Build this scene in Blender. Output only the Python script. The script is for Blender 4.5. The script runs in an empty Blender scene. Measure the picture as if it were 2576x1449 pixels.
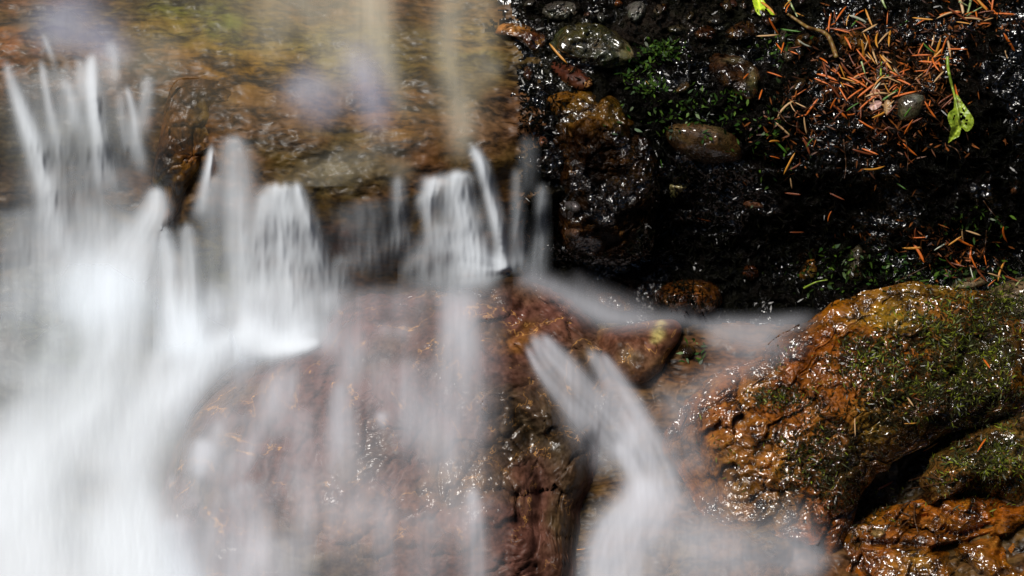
import bpy, math, random
import numpy as np
from mathutils import Vector, Matrix

random.seed(7)
rng = np.random.default_rng(11)
scene = bpy.context.scene
COL = scene.collection

# ------------------------------------------------------------------ frame of the slope
# The cascade runs down a slope of 50 degrees. (u, v) are map units on that slope (2683 to the metre,
# u to the right, v downhill); h is the height over the slope in metres.
TILT = math.radians(50)
EX = np.array([1.0, 0, 0])
ES = np.array([0, math.cos(TILT), math.sin(TILT)])
EN = np.array([0, -math.sin(TILT), math.cos(TILT)])
ORG = np.array([0, 0, 0.6])
K = 2683.3
DIST = 2.7

# ------------------------------------------------------------------ camera, sky, sun, exposure
cam_d = bpy.data.cameras.new('camera')
cam = bpy.data.objects.new('camera', cam_d)
COL.objects.link(cam)
cam.matrix_world = Matrix((
    (EX[0], ES[0], EN[0], ORG[0] + EN[0] * DIST),
    (EX[1], ES[1], EN[1], ORG[1] + EN[1] * DIST),
    (EX[2], ES[2], EN[2], ORG[2] + EN[2] * DIST),
    (0, 0, 0, 1)))
cam_d.sensor_width = 36
cam_d.lens = 36 * DIST / 0.96
cam_d.clip_start = 0.05
cam_d.clip_end = 500
scene.camera = cam

SUN_EL, SUN_AZ = math.radians(66), math.radians(-116)     # azimuth from +Y, clockwise
sun_dir = Vector((math.sin(SUN_AZ) * math.cos(SUN_EL), math.cos(SUN_AZ) * math.cos(SUN_EL), math.sin(SUN_EL)))
world = bpy.data.worlds.new('World')
scene.world = world
world.use_nodes = True
wn = world.node_tree
sky = wn.nodes.new('ShaderNodeTexSky')
sky.sky_type = 'NISHITA'
sky.sun_disc = False
sky.sun_elevation = SUN_EL
sky.sun_rotation = SUN_AZ
wn.links.new(sky.outputs[0], wn.nodes['Background'].inputs[0])
wn.nodes['Background'].inputs[1].default_value = 0.05
sun_l = bpy.data.lights.new('sun', 'SUN')
sun_l.energy = 4.5
sun_l.angle = math.radians(22)
sun_l.color = (1.0, 0.95, 0.88)
sun = bpy.data.objects.new('sun', sun_l)
COL.objects.link(sun)
sun.rotation_euler = sun_dir.to_track_quat('Z', 'Y').to_euler()
sun.location = (0, 0, 6)

scene.view_settings.view_transform = 'Standard'
scene.view_settings.look = 'None'
scene.view_settings.exposure = 0.0
scene.view_settings.gamma = 1.0
scene.render.engine = 'CYCLES'
scene.cycles.transparent_max_bounces = 24
scene.cycles.max_bounces = 8
scene.cycles.use_denoising = True
scene.cycles.caustics_reflective = False
scene.cycles.caustics_refractive = False


# ------------------------------------------------------------------ numpy helpers
def P(u, v, h):
    """points for map units u, v at height h over the slope; u, v read as the eye of the visitor sees them"""
    u = np.asarray(u, float); v = np.asarray(v, float); h = np.asarray(h, float)
    f = (DIST - h) / DIST
    x = (u - 1288) / K * f
    s = (724.5 - v) / K * f
    return ORG + x[..., None] * EX + s[..., None] * ES + h[..., None] * EN


_perm = np.random.default_rng(5).permutation(512)
_perm = np.concatenate([_perm, _perm, _perm])
_ga = np.random.default_rng(6).uniform(0, 2 * np.pi, 512)
_gx, _gy = np.cos(_ga), np.sin(_ga)


def perlin(x, y, seed=0):
    x = np.asarray(x, float) + seed * 17.13; y = np.asarray(y, float) + seed * 9.71
    xi = np.floor(x).astype(int); yi = np.floor(y).astype(int)
    xf = x - xi; yf = y - yi
    xi &= 511; yi &= 511
    sx = xf * xf * xf * (xf * (xf * 6 - 15) + 10); sy = yf * yf * yf * (yf * (yf * 6 - 15) + 10)

    def g(ix, iy, dx, dy):
        k = _perm[_perm[ix] + iy] & 511
        return _gx[k] * dx + _gy[k] * dy
    a = g(xi, yi, xf, yf); b = g(xi + 1, yi, xf - 1, yf)
    c = g(xi, yi + 1, xf, yf - 1); d = g(xi + 1, yi + 1, xf - 1, yf - 1)
    return ((a + sx * (b - a)) * (1 - sy) + (c + sx * (d - c)) * sy) * 1.5


def fbm(x, y, seed=0, octv=4, ridge=False):
    t = 0; a = 1; tot = 0
    for o in range(octv):
        n = perlin(x, y, seed + o * 3)
        if ridge: n = 1 - 2 * np.abs(n)
        t = t + a * n; tot += a; a *= 0.5; x = x * 2.03; y = y * 2.03
    return t / tot


def sstep(a, b, x):
    t = np.clip((x - a) / (b - a), 0, 1)
    return t * t * (3 - 2 * t)


def catmull(pts, n, closed=False):
    p = np.asarray(pts, float); m = len(p)
    out = []
    segs = m if closed else m - 1
    ts = np.linspace(0, segs, n, endpoint=not closed)
    for t in ts:
        i = min(int(t), segs - 1); f = t - i
        if closed:
            a, b, c, d = p[(i - 1) % m], p[i % m], p[(i + 1) % m], p[(i + 2) % m]
        else:
            a, b, c, d = p[max(i - 1, 0)], p[i], p[i + 1], p[min(i + 2, m - 1)]
        out.append(0.5 * (2 * b + (c - a) * f + (2 * a - 5 * b + 4 * c - d) * f * f + (3 * b - a - 3 * c + d) * f ** 3))
    return np.array(out)


def new_mesh(name, verts, faces, mat, parent=None, smooth=True, attrs=None, loc=None, colors=None):
    """ONE mesh object from numpy arrays; faces: list of int arrays (n,3) or (n,4)"""
    verts = np.asarray(verts, float)
    if loc is None: loc = np.zeros(3)
    me = bpy.data.meshes.new(name)
    faces = [np.asarray(f, int) for f in (faces if isinstance(faces, list) else [faces]) if len(f)]
    idx = np.concatenate([f.ravel() for f in faces]); cnt = np.concatenate([np.full(len(f), f.shape[1]) for f in faces])
    me.vertices.add(len(verts)); me.vertices.foreach_set('co', (verts - loc).ravel())
    me.loops.add(len(idx)); me.loops.foreach_set('vertex_index', idx.astype(np.int32))
    me.polygons.add(len(cnt))
    me.polygons.foreach_set('loop_start', np.concatenate([[0], np.cumsum(cnt)[:-1]]).astype(np.int32))
    me.update(calc_edges=True)
    if smooth: me.polygons.foreach_set('use_smooth', np.ones(len(cnt), bool))
    for k, a in (attrs or {}).items():
        at = me.attributes.new(k, 'FLOAT', 'POINT'); at.data.foreach_set('value', np.asarray(a, np.float32))
    for k, a in (colors or {}).items():
        at = me.attributes.new(k, 'FLOAT_COLOR', 'POINT')
        at.data.foreach_set('color', np.concatenate([a, np.ones((len(a), 1))], 1).astype(np.float32).ravel())
    me.validate()
    me.update()
    if mat: me.materials.append(mat)
    o = bpy.data.objects.new(name, me); COL.objects.link(o)
    o.location = loc
    if parent: o.parent = parent
    return o


def tag(o, label, cat, group=None):
    o['label'] = label; o['category'] = cat
    if group: o['group'] = group
    return o


def kind(o, k, label=None):
    o['kind'] = k
    if label: o['label'] = label
    return o


def grid_faces(ni, nj, mask=None):
    i, j = np.meshgrid(np.arange(ni - 1), np.arange(nj - 1), indexing='ij')
    a = (i * nj + j)
    q = np.stack([a, a + 1, a + nj + 1, a + nj], -1).reshape(-1, 4)
    return q if mask is None else q[mask.ravel()]


def compact(verts, faces, *arrs):
    used = np.unique(faces); m = np.full(len(verts), -1); m[used] = np.arange(len(used))
    return (verts[used], m[faces]) + tuple(a[used] for a in arrs)


# ------------------------------------------------------------------ materials
def nodes(name):
    m = bpy.data.materials.new(name); m.use_nodes = True
    nt = m.node_tree; nt.nodes.clear()
    return m, nt, nt.nodes.new, nt.links.new


def noise_node(nt, vec, scale, detail=4, rough=0.55, dist=0.0):
    n = nt.nodes.new('ShaderNodeTexNoise'); n.inputs['Scale'].default_value = scale
    n.inputs['Detail'].default_value = detail; n.inputs['Roughness'].default_value = rough
    n.inputs['Distortion'].default_value = dist
    nt.links.new(vec, n.inputs['Vector'])
    return n.outputs['Fac']


def math_node(nt, op, a, b=None, c=None, clamp=False):
    n = nt.nodes.new('ShaderNodeMath'); n.operation = op; n.use_clamp = clamp
    for i, x in enumerate((a, b, c)):
        if x is None: continue
        if isinstance(x, (int, float)): n.inputs[i].default_value = x
        else: nt.links.new(x, n.inputs[i])
    return n.outputs[0]


def map_range(nt, x, a, b, c, d):
    n = nt.nodes.new('ShaderNodeMapRange'); n.interpolation_type = 'SMOOTHSTEP'
    nt.links.new(x, n.inputs[0])
    for i, q in enumerate((a, b, c, d)): n.inputs[i + 1].default_value = q
    return n.outputs[0]


def mix_col(nt, fac, a, b, mode='MIX'):
    n = nt.nodes.new('ShaderNodeMix'); n.data_type = 'RGBA'; n.blend_type = mode
    if isinstance(fac, (int, float)): n.inputs[0].default_value = fac
    else: nt.links.new(fac, n.inputs[0])
    for i, x in ((6, a), (7, b)):
        if isinstance(x, tuple): n.inputs[i].default_value = (*x, 1)
        else: nt.links.new(x, n.inputs[i])
    return n.outputs[2]


def wet_stone(name, dark=(0.3, 0.25, 0.2), light=(1.5, 1.4, 1.3), vein=(0.5, 0.22, 0.05), vein_amt=0.6, scale=1.0,
              rough=(0.1, 0.4), bump=1.0, fine=1.0, stretch=(1, 1, 1), spec=0.5, vein_scale=14.0, detail=6, coat=0.0, coat_scale=75, coat_bump=1.0, wet_scale=16, wet_lo=0.42):
    """wet rock: the mesh carries its own stone colour in the attribute 'stone'"""
    m, nt, N, L = nodes(name)
    out = N('ShaderNodeOutputMaterial'); b = N('ShaderNodeBsdfPrincipled'); L(b.outputs[0], out.inputs[0])
    tc = N('ShaderNodeTexCoord'); mp = N('ShaderNodeMapping'); mp.inputs['Scale'].default_value = stretch
    L(tc.outputs['Object'], mp.inputs[0]); vec = mp.outputs[0]
    at = N('ShaderNodeAttribute'); at.attribute_name = 'stone'
    n1 = noise_node(nt, vec, 38 * scale, detail, 0.62, 0.6)
    n2 = noise_node(nt, vec, 160 * scale, 5, 0.6, 0.3)
    n3 = noise_node(nt, vec, 11 * scale, 3, 0.5, 0.4)
    f = map_range(nt, math_node(nt, 'ADD', math_node(nt, 'MULTIPLY', n1, 0.6), math_node(nt, 'MULTIPLY', n2, 0.4)), 0.36, 0.64, 0, 1)
    tone = mix_col(nt, f, dark, light)
    base = mix_col(nt, 1.0, at.outputs['Color'], tone, 'MULTIPLY')
    # hue wander between redder and more olive stone
    base = mix_col(nt, map_range(nt, n3, 0.4, 0.62, 0, 0.75), base, mix_col(nt, 1.0, base, (0.75, 1.12, 0.75), 'MULTIPLY'))
    # thin mineral veins
    v1 = noise_node(nt, vec, vein_scale, 5, 0.6, 1.4)
    vn = map_range(nt, math_node(nt, 'ABSOLUTE', math_node(nt, 'SUBTRACT', v1, 0.5)), 0.0, 0.008, 1, 0)
    vb = map_range(nt, n1, 0.42, 0.62, 0, vein_amt)
    base = mix_col(nt, math_node(nt, 'MULTIPLY', vn, vb), base, vein)
    L(base, b.inputs['Base Color'])
    r = map_range(nt, n2, 0.35, 0.68, rough[0], rough[1]); L(r, b.inputs['Roughness'])
    b.inputs['Specular IOR Level'].default_value = spec
    bp = N('ShaderNodeBump'); bp.inputs['Strength'].default_value = 0.55 * bump; bp.inputs['Distance'].default_value = 0.006
    L(n1, bp.inputs['Height'])
    bp2 = N('ShaderNodeBump'); bp2.inputs['Strength'].default_value = 0.5 * fine; bp2.inputs['Distance'].default_value = 0.0022
    L(noise_node(nt, vec, 230 * scale, 3, 0.55, 0.8), bp2.inputs['Height']); L(bp.outputs[0], bp2.inputs['Normal'])
    L(bp2.outputs[0], b.inputs['Normal'])
    if coat:                                   # film of running water
        wet = noise_node(nt, vec, wet_scale, 2, 0.5, 0.6)
        L(map_range(nt, wet, wet_lo, wet_lo + 0.08, 0.0, coat), b.inputs['Coat Weight']); b.inputs['Coat Roughness'].default_value = 0.05; b.inputs['Coat IOR'].default_value = 1.85
        bc = N('ShaderNodeBump'); bc.inputs['Strength'].default_value = 1.0; bc.inputs['Distance'].default_value = 0.005 * coat_bump
        L(noise_node(nt, vec, coat_scale, 3, 0.55, 1.2), bc.inputs['Height'])
        L(bc.outputs[0], b.inputs['Coat Normal'])
    return m


def water_mat(name, color=(0.86, 0.87, 0.9), trans=0.3):
    m, nt, N, L = nodes(name)
    out = N('ShaderNodeOutputMaterial'); mix = N('ShaderNodeMixShader'); L(mix.outputs[0], out.inputs[0])
    tr = N('ShaderNodeBsdfTransparent')
    di = N('ShaderNodeBsdfDiffuse'); di.inputs[0].default_value = (*color, 1)
    tl = N('ShaderNodeBsdfTranslucent'); tl.inputs[0].default_value = (*color, 1)
    m2 = N('ShaderNodeMixShader'); m2.inputs[0].default_value = trans
    # foam is a cloud of bubbles: it scatters light much the same whichever way its surface leans
    ge = N('ShaderNodeNewGeometry'); va = N('ShaderNodeVectorMath'); va.operation = 'MULTIPLY_ADD'; L(ge.outputs['Normal'], va.inputs[0])
    va.inputs[1].default_value = (0.35, 0.35, 0.35); va.inputs[2].default_value = (-0.15, -0.3, 0.6)
    vn = N('ShaderNodeVectorMath'); vn.operation = 'NORMALIZE'; L(va.outputs[0], vn.inputs[0]); L(vn.outputs[0], di.inputs['Normal'])
    L(di.outputs[0], m2.inputs[1]); L(tl.outputs[0], m2.inputs[2])
    at = N('ShaderNodeAttribute'); at.attribute_name = 'foam'
    L(at.outputs['Fac'], mix.inputs[0]); L(tr.outputs[0], mix.inputs[1]); L(m2.outputs[0], mix.inputs[2])
    return m


def leafy(name, rough=0.35, spec=0.5, trans=0.15):
    """thin plant matter; colour from the attribute 'tone' """
    m, nt, N, L = nodes(name)
    out = N('ShaderNodeOutputMaterial'); b = N('ShaderNodeBsdfPrincipled'); L(b.outputs[0], out.inputs[0])
    at = N('ShaderNodeAttribute'); at.attribute_name = 'tone'
    L(at.outputs['Color'], b.inputs['Base Color'])
    b.inputs['Roughness'].default_value = rough; b.inputs['Specular IOR Level'].default_value = spec
    return m


def plain(name, c1, c2, scale=300, rough=0.35, spec=0.5, bump=0.2, stretch=(1, 1, 1)):
    m, nt, N, L = nodes(name)
    out = N('ShaderNodeOutputMaterial'); b = N('ShaderNodeBsdfPrincipled'); L(b.outputs[0], out.inputs[0])
    tc = N('ShaderNodeTexCoord'); mp = N('ShaderNodeMapping'); mp.inputs['Scale'].default_value = stretch
    L(tc.outputs['Object'], mp.inputs[0])
    n = noise_node(nt, mp.outputs[0], scale, 4, 0.6, 0.3)
    L(mix_col(nt, map_range(nt, n, 0.35, 0.65, 0, 1), c1, c2), b.inputs['Base Color'])
    b.inputs['Roughness'].default_value = rough; b.inputs['Specular IOR Level'].default_value = spec
    bp = N('ShaderNodeBump'); bp.inputs['Strength'].default_value = bump; bp.inputs['Distance'].default_value = 0.001
    L(n, bp.inputs['Height']); L(bp.outputs[0], b.inputs['Normal'])
    return m


M_bed = wet_stone('streambed_stone', dark=(0.12, 0.1, 0.08), light=(2.1, 1.9, 1.6), vein_amt=0.1, rough=(0.35, 0.6), bump=0.3, fine=0.1,
                  stretch=(0.6, 1.5, 1.5), scale=1.0, spec=0.2, detail=2.5)
M_bank = wet_stone('bank_soil', dark=(0.1, 0.1, 0.1), light=(1.8, 1.6, 1.4), vein_amt=0.0, rough=(0.06, 0.3), bump=1.6, fine=1.8, scale=1.6, spec=0.04, coat=0.8, coat_scale=40, coat_bump=2.0, wet_scale=13, wet_lo=0.50)
M_boulder = wet_stone('boulder_stone', dark=(0.4, 0.34, 0.3), light=(1.5, 1.4, 1.35), vein=(0.5, 0.25, 0.07), vein_amt=0.9, rough=(0.3, 0.55), bump=0.4, fine=0.15, spec=0.12, coat=0.35, coat_scale=40, coat_bump=1.2, wet_scale=9, wet_lo=0.50, vein_scale=8)
M_amber = wet_stone('amber_stone', dark=(0.05, 0.03, 0.02), light=(1.95, 1.6, 0.95), vein=(0.45, 0.22, 0.03), vein_amt=0.5, rough=(0.12, 0.4), bump=1.25, fine=1.1, spec=0.10, coat=1.0, coat_scale=36, coat_bump=2.0, wet_scale=9, wet_lo=0.40)
M_pebble = wet_stone('pebble_stone', dark=(0.35, 0.33, 0.3), light=(1.6, 1.55, 1.5), vein_amt=0.15, rough=(0.16, 0.4), bump=0.7, fine=1.2, scale=2.2, spec=0.2, coat=0.6, coat_scale=40, coat_bump=0.3, wet_lo=0.2)
M_black = wet_stone('dark_outcrop_stone', dark=(0.05, 0.04, 0.03), light=(2.2, 1.6, 0.9), vein_amt=0.2, rough=(0.1, 0.35), bump=1.4, fine=1.2, scale=1.5, spec=0.06, coat=1.0, coat_scale=50, coat_bump=1.9, wet_scale=18, wet_lo=0.45)

M_nose = wet_stone('nose_stone', dark=(0.12, 0.08, 0.06), light=(1.9, 1.7, 1.4), vein_amt=0.0, rough=(0.3, 0.5), bump=0.7, fine=0.3, spec=0.3, scale=1.2)

# ------------------------------------------------------------------ relief of the slope
CP = np.array([
    (-600, -500, -260), (500, -500, -270), (1300, -500, -250), (2100, -500, -180), (3100, -500, -170),
    (-600, 500, -40), (3200, 500, -60), (-600, 1100, 0), (3200, 1100, 40), (-500, 1900, 180), (700, 1900, 180), (1800, 1900, 180), (3100, 1900, 180),
    (-200, -150, -110), (300, -150, -110), (800, -150, -120), (1200, -150, -115), (1500, -150, -90), (2000, -150, -80), (2700, -150, -85),
    (0, 0, -45), (250, 0, -50), (500, 0, -45), (800, 0, -60), (1100, 0, -60), (1280, 0, -60), (1450, 0, -45), (1800, 0, -40), (2200, 0, -35), (2600, 0, -40),
    (0, 140, -8), (230, 130, -5), (450, 150, 0), (700, 150, -10), (1000, 150, -15), (1230, 160, -25), (1350, 150, -35), (1500, 170, -22), (1900, 160, -15), (2200, 170, 0), (2600, 160, -10),
    (0, 250, -8), (200, 260, 5), (350, 260, 10), (100, 450, -35), (250, 450, -30), (370, 430, -20), (100, 650, -65), (300, 650, -60), (200, 850, -50),
    (50, 1050, -10), (250, 1050, -10), (100, 1300, 45), (300, 1400, 60), (0, 1600, 110), (400, 1600, 110),
    (470, 250, 15), (430, 380, 5), (415, 520, -15),
    (600, 330, 35), (560, 420, 22), (700, 440, 45), (650, 600, 5), (720, 700, -20), (500, 700, -35), (480, 850, -35), (650, 860, -30),
    (850, 330, 30), (850, 470, 50), (950, 540, 45), (900, 650, 0), (850, 760, -30),
    (1100, 380, 35), (1240, 360, 25), (1150, 500, 15), (1220, 600, -10), (1250, 680, -30), (1350, 350, 5), (1350, 550, -25), (1330, 700, -55),
    (1700, 330, 0), (1900, 330, 5), (2200, 300, 20), (2500, 300, 8),
    (1550, 600, -70), (1800, 540, -60), (2000, 560, -50), (2250, 550, -35), (2500, 560, -30), (1750, 720, -85), (2000, 740, -85), (2250, 680, -60), (2550, 660, -55),
    (1450, 780, -62), (1700, 830, -55), (1900, 840, -52), (2050, 860, -45),
    (1700, 1000, -2), (1700, 1150, 5), (1650, 1300, 38), (1800, 1300, 38), (1950, 1300, 50), (1550, 1450, 72), (1505, 1270, 36), (1495, 1380, 60), (1800, 1450, 82), (2100, 1450, 80), (2100, 1150, 5),
    (2400, 1000, -5), (2290, 1190, -22), (2190, 1250, -8), (2360, 1130, -20), (2550, 1250, 30), (2400, 1450, 70), (1700, 1600, 110), (2400, 1600, 110),
    (1000, 900, -35), (1000, 1150, -10), (1000, 1450, 45), (700, 1000, -35), (1300, 1000, -15), (1350, 1300, 20), (1000, 1600, 90),
], float)


def tps_fit(cp):
    n = len(cp); x = cp[:, :2] / 1000
    d2 = ((x[:, None] - x[None]) ** 2).sum(-1)
    A = np.zeros((n + 3, n + 3)); A[:n, :n] = 0.5 * d2 * np.log(d2 + 1e-12) + np.eye(n) * 2e-4
    A[:n, n] = 1; A[:n, n + 1:] = x; A[n, :n] = 1; A[n + 1:, :n] = x.T
    return np.linalg.solve(A, np.concatenate([cp[:, 2] / 1000, np.zeros(3)])), x


_w, _x = tps_fit(CP)
GS = 10
GU = np.arange(-640, 3241, GS); GV = np.arange(-540, 1981, GS)
_gu, _gv = np.meshgrid(GU, GV, indexing='ij')
_base = np.zeros(_gu.shape)
for k in range(len(_x)):
    d2 = (_gu / 1000 - _x[k, 0]) ** 2 + (_gv / 1000 - _x[k, 1]) ** 2
    _base += _w[k] * 0.5 * d2 * np.log(d2 + 1e-12)
_base += _w[-3] + _w[-2] * _gu / 1000 + _w[-1] * _gv / 1000


def sample(R, u, v, u0, v0, st):
    x = np.clip((np.asarray(u, float) - u0) / st, 0, R.shape[0] - 1.001); y = np.clip((np.asarray(v, float) - v0) / st, 0, R.shape[1] - 1.001)
    i = x.astype(int); j = y.astype(int); fx = x - i; fy = y - j
    return (R[i, j] * (1 - fx) + R[i + 1, j] * fx) * (1 - fy) + (R[i, j + 1] * (1 - fx) + R[i + 1, j + 1] * fx) * fy


def T0(u, v): return sample(_base, u, v, GU[0], GV[0], GS)


def T(u, v):
    u = np.asarray(u, float); v = np.asarray(v, float)
    h = T0(u, v)
    bank = sstep(1270, 1370, u) * (1 - sstep(760, 860, v))
    h = h + 0.009 * fbm(u / 120, v / 95, 1, 4)
    h = h + (1 - bank) * 0.0022 * fbm(u / 40, v / 22, 2, 3)
    h = h + bank * (0.013 * fbm(u / 70, v / 55, 3, 4, True) + 0.005 * fbm(u / 18, v / 16, 4, 3))
    low = sstep(1560, 1700, u) * sstep(860, 960, v)
    if np.any(low > 0): h = h + low * 0.008 * crag(u, v, 2)
    return h


# ------------------------------------------------------------------ rocks
def facets(a, b, seed=0):
    """broken rock: cells with their own tilt; returns height and closeness to the joint between cells"""
    ia = np.floor(a).astype(int); ib = np.floor(b).astype(int)
    f1 = np.full(np.shape(a), 9.0); f2 = np.full(np.shape(a), 9.0); hh1 = np.zeros(np.shape(a))
    for da in (-1, 0, 1):
        for db in (-1, 0, 1):
            ca, cb = ia + da, ib + db
            k = _perm[_perm[(ca + 37 * seed) & 511] + (cb & 511)]
            pa = ca + 0.5 + 0.42 * _gx[k & 511]; pb = cb + 0.5 + 0.42 * _gy[k & 511]
            k2 = _perm[k + 11] & 511
            d = np.hypot(a - pa, b - pb); hc = 0.9 * (_gx[k2] * (a - pa) + _gy[k2] * (b - pb)) + 0.45 * _gx[(k2 + 77) & 511]
            near = d < f1
            f2 = np.where(near, f1, np.minimum(f2, d)); hh1 = np.where(near, hc, hh1); f1 = np.where(near, d, f1)
    return hh1, np.exp(-((f2 - f1) / 0.07) ** 2)


def crag(u, v, seed=0):
    """broken ledges and cracks that run slantwise across the rock"""
    u = np.asarray(u, float); v = np.asarray(v, float)
    wu = u + 22 * fbm(u / 80, v / 80, seed + 61, 3) * 2; wv = v + 22 * fbm(u / 80 + 9, v / 80, seed + 64, 3) * 2
    a = (wu * 0.80 - wv * 0.60); b = (wu * 0.60 + wv * 0.80)
    h1, c1 = facets(a / 130, b / 75, seed); h2, c2 = facets(a / 48, b / 34, seed + 3)
    return 0.9 * h1 - 0.35 * c1 + 0.27 * h2 - 0.14 * c2 + 0.15 * fbm(u / 22, v / 18, seed + 5, 3)


class Rock:
    def __init__(s, outline, H, hb=None, su=None, sv=None, p=2.4, q=0.5, rough=0.0, rscale=60, seed=0, edge=0.02, depth=0.02, rug=0.0, extra=None):
        s.rug = rug
        o = catmull(outline, 240, True); s.c = o.mean(0)
        d = o - s.c; th = np.arctan2(d[:, 1], d[:, 0]); r = np.hypot(d[:, 0], d[:, 1]); k = np.argsort(th)
        s.th = np.concatenate([th[k] - 2 * np.pi, th[k], th[k] + 2 * np.pi]); s.r = np.tile(r[k], 3)
        s.rmax = r.max(); s.H, s.p, s.q, s.rough, s.rs, s.seed, s.edge, s.depth, s.extra = H, p, q, rough, rscale, seed, edge, depth, extra
        e = max(s.rmax * 0.7, 12)
        if hb is None:
            hb = float(np.mean(T0(s.c[0] + np.array([0, e, -e, 0, 0]), s.c[1] + np.array([0, 0, 0, e, -e])))) - 0.10 * H
        if su is None: su = float(T0(s.c[0] + e, s.c[1]) - T0(s.c[0] - e, s.c[1])) / (2 * e)
        if sv is None: sv = float(T0(s.c[0], s.c[1] + e) - T0(s.c[0], s.c[1] - e)) / (2 * e)
        s.hb, s.su, s.sv = hb, su, sv

    def R(s, th):
        return np.interp(th, s.th, s.r) * (1 + s.edge * perlin(np.cos(th) * 5 + 9, np.sin(th) * 5 + 9, s.seed))

    def top(s, u, v, t):
        f = np.clip(1 - np.clip(t, 0, 1) ** s.p, 0, 1) ** s.q
        h = s.hb + s.su * (u - s.c[0]) + s.sv * (v - s.c[1]) + s.H * f
        if s.rough:
            n = fbm(u / s.rs, v / s.rs, s.seed + 20, 5) * 0.7 + fbm(u / s.rs * 0.8, v / s.rs * 0.8, s.seed + 40, 4, True) * 0.5
            h = h + s.rough * n * (0.25 + 0.75 * sstep(1.0, 0.9, t))
        if s.rug:
            h = h + s.rug * (crag(u, v, s.seed) if s.rmax > 130 else crag(u * 2.2, v * 2.2, s.seed)) * (0.3 + 0.7 * sstep(1.0, 0.85, t))
        if s.extra is not None: h = h + s.extra(u, v)
        return h

    def height(s, u, v):
        du = u - s.c[0]; dv = v - s.c[1]; r = np.hypot(du, dv)
        out = np.full(np.shape(u), -9.0); k = r < s.rmax * 1.1
        t = r[k] / s.R(np.arctan2(dv[k], du[k])); h = s.top(u[k], v[k], t); h[t > 1] = -9
        out[k] = h
        return out

    def mesh(s, name, mat, stone, n=96, m=28, parent=None):
        th = np.linspace(0, 2 * np.pi, n, endpoint=False)
        t = np.concatenate([np.sin(np.linspace(0.02, 1, m) * np.pi / 2)])
        tt, aa = np.meshgrid(t, th, indexing='ij'); R = s.R(np.where(aa > np.pi, aa - 2 * np.pi, aa))
        u = s.c[0] + R * tt * np.cos(aa); v = s.c[1] + R * tt * np.sin(aa)
        h = s.top(u, v, tt)
        rings = [P(u, v, h)]
        for k, (sc, dp) in enumerate(((1.0, 0.35), (0.93, 0.75), (0.7, 1.0))):     # the buried underside
            ue = s.c[0] + (u[-1] - s.c[0]) * sc; ve = s.c[1] + (v[-1] - s.c[1]) * sc
            rings.append(P(ue, ve, h[-1] - s.depth * dp)[None])
        V = np.concatenate(rings); nr = len(V); V = V.reshape(-1, 3)
        i, j = np.meshgrid(np.arange(nr - 1), np.arange(n), indexing='ij')
        q = np.stack([i * n + j, (i + 1) * n + j, (i + 1) * n + (j + 1) % n, i * n + (j + 1) % n], -1).reshape(-1, 4)
        c0 = len(V); V = np.concatenate([V, P(s.c[0], s.c[1], s.top(np.array(s.c[0]), np.array(s.c[1]), np.array(0.0)))[None],
                                         P(s.c[0], s.c[1], np.array(h[-1].mean() - s.depth))[None]])
        jj = np.arange(n); e = (nr - 1) * n
        f1 = np.stack([np.full(n, c0), jj, (jj + 1) % n], -1); f2 = np.stack([np.full(n, c0 + 1), e + (jj + 1) % n, e + jj], -1)
        uu = np.concatenate([u.ravel(), np.tile(u[-1], nr - m), [s.c[0]] * 2]); vv = np.concatenate([v.ravel(), np.tile(v[-1], nr - m), [s.c[1]] * 2])
        col = stone(uu, vv) if callable(stone) else np.tile(np.array(stone), (len(V), 1))
        loc = P(s.c[0], s.c[1], np.array(s.hb))
        return new_mesh(name, V, [q, f1, f2], mat, parent, colors={'stone': col}, loc=loc)


def blobs(base, lst, seed=0, wob=25):
    """stone colour: a base colour with soft patches (u, v, ru, rv, colour, amount)"""
    def f(u, v):
        u2 = u + wob * fbm(u / 60, v / 60, seed + 70, 3) * 2; v2 = v + wob * fbm(u / 60, v / 60, seed + 90, 3) * 2
        c = np.tile(np.array(base, float), (len(u), 1))
        for (bu, bv, ru, rv, cc, am) in lst:
            w = am * np.exp(-(((u2 - bu) / ru) ** 2 + ((v2 - bv) / rv) ** 2) * 1.3)
            c = c * (1 - w[:, None]) + np.array(cc) * w[:, None]
        return c
    return f


def path_dist(u, v, pts, n=50):
    p = catmull(pts, n)
    d = np.full(np.shape(u), 1e9)
    for a in p: d = np.minimum(d, np.hypot(u - a[0], v - a[1]))
    return d


CHUTE = [(1310, 830), (1400, 920), (1500, 1020), (1580, 1120), (1620, 1230), (1580, 1330), (1530, 1480)]


def carve_main(u, v):
    d = path_dist(u, v, CHUTE)
    g = -0.016 * np.exp(-(d / 95) ** 2)
    g = g - 0.055 * sstep(1440, 1660, u) + 0.007 * crag(u, v, 5) * sstep(1180, 1300, u)
    g += 0.016 * np.exp(-(path_dist(u, v, [(1220, 1010), (1300, 1000), (1390, 1080), (1440, 1180), (1400, 1300), (1420, 1449)]) / 40) ** 2)
    g += -0.010 * np.exp(-(path_dist(u, v, [(1290, 1010), (1340, 1100), (1360, 1250), (1350, 1449)]) / 18) ** 2)
    g += -0.012 * np.exp(-(path_dist(u, v, [(1640, 930), (1560, 960), (1500, 960)]) / 22) ** 2)
    return g


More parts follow.
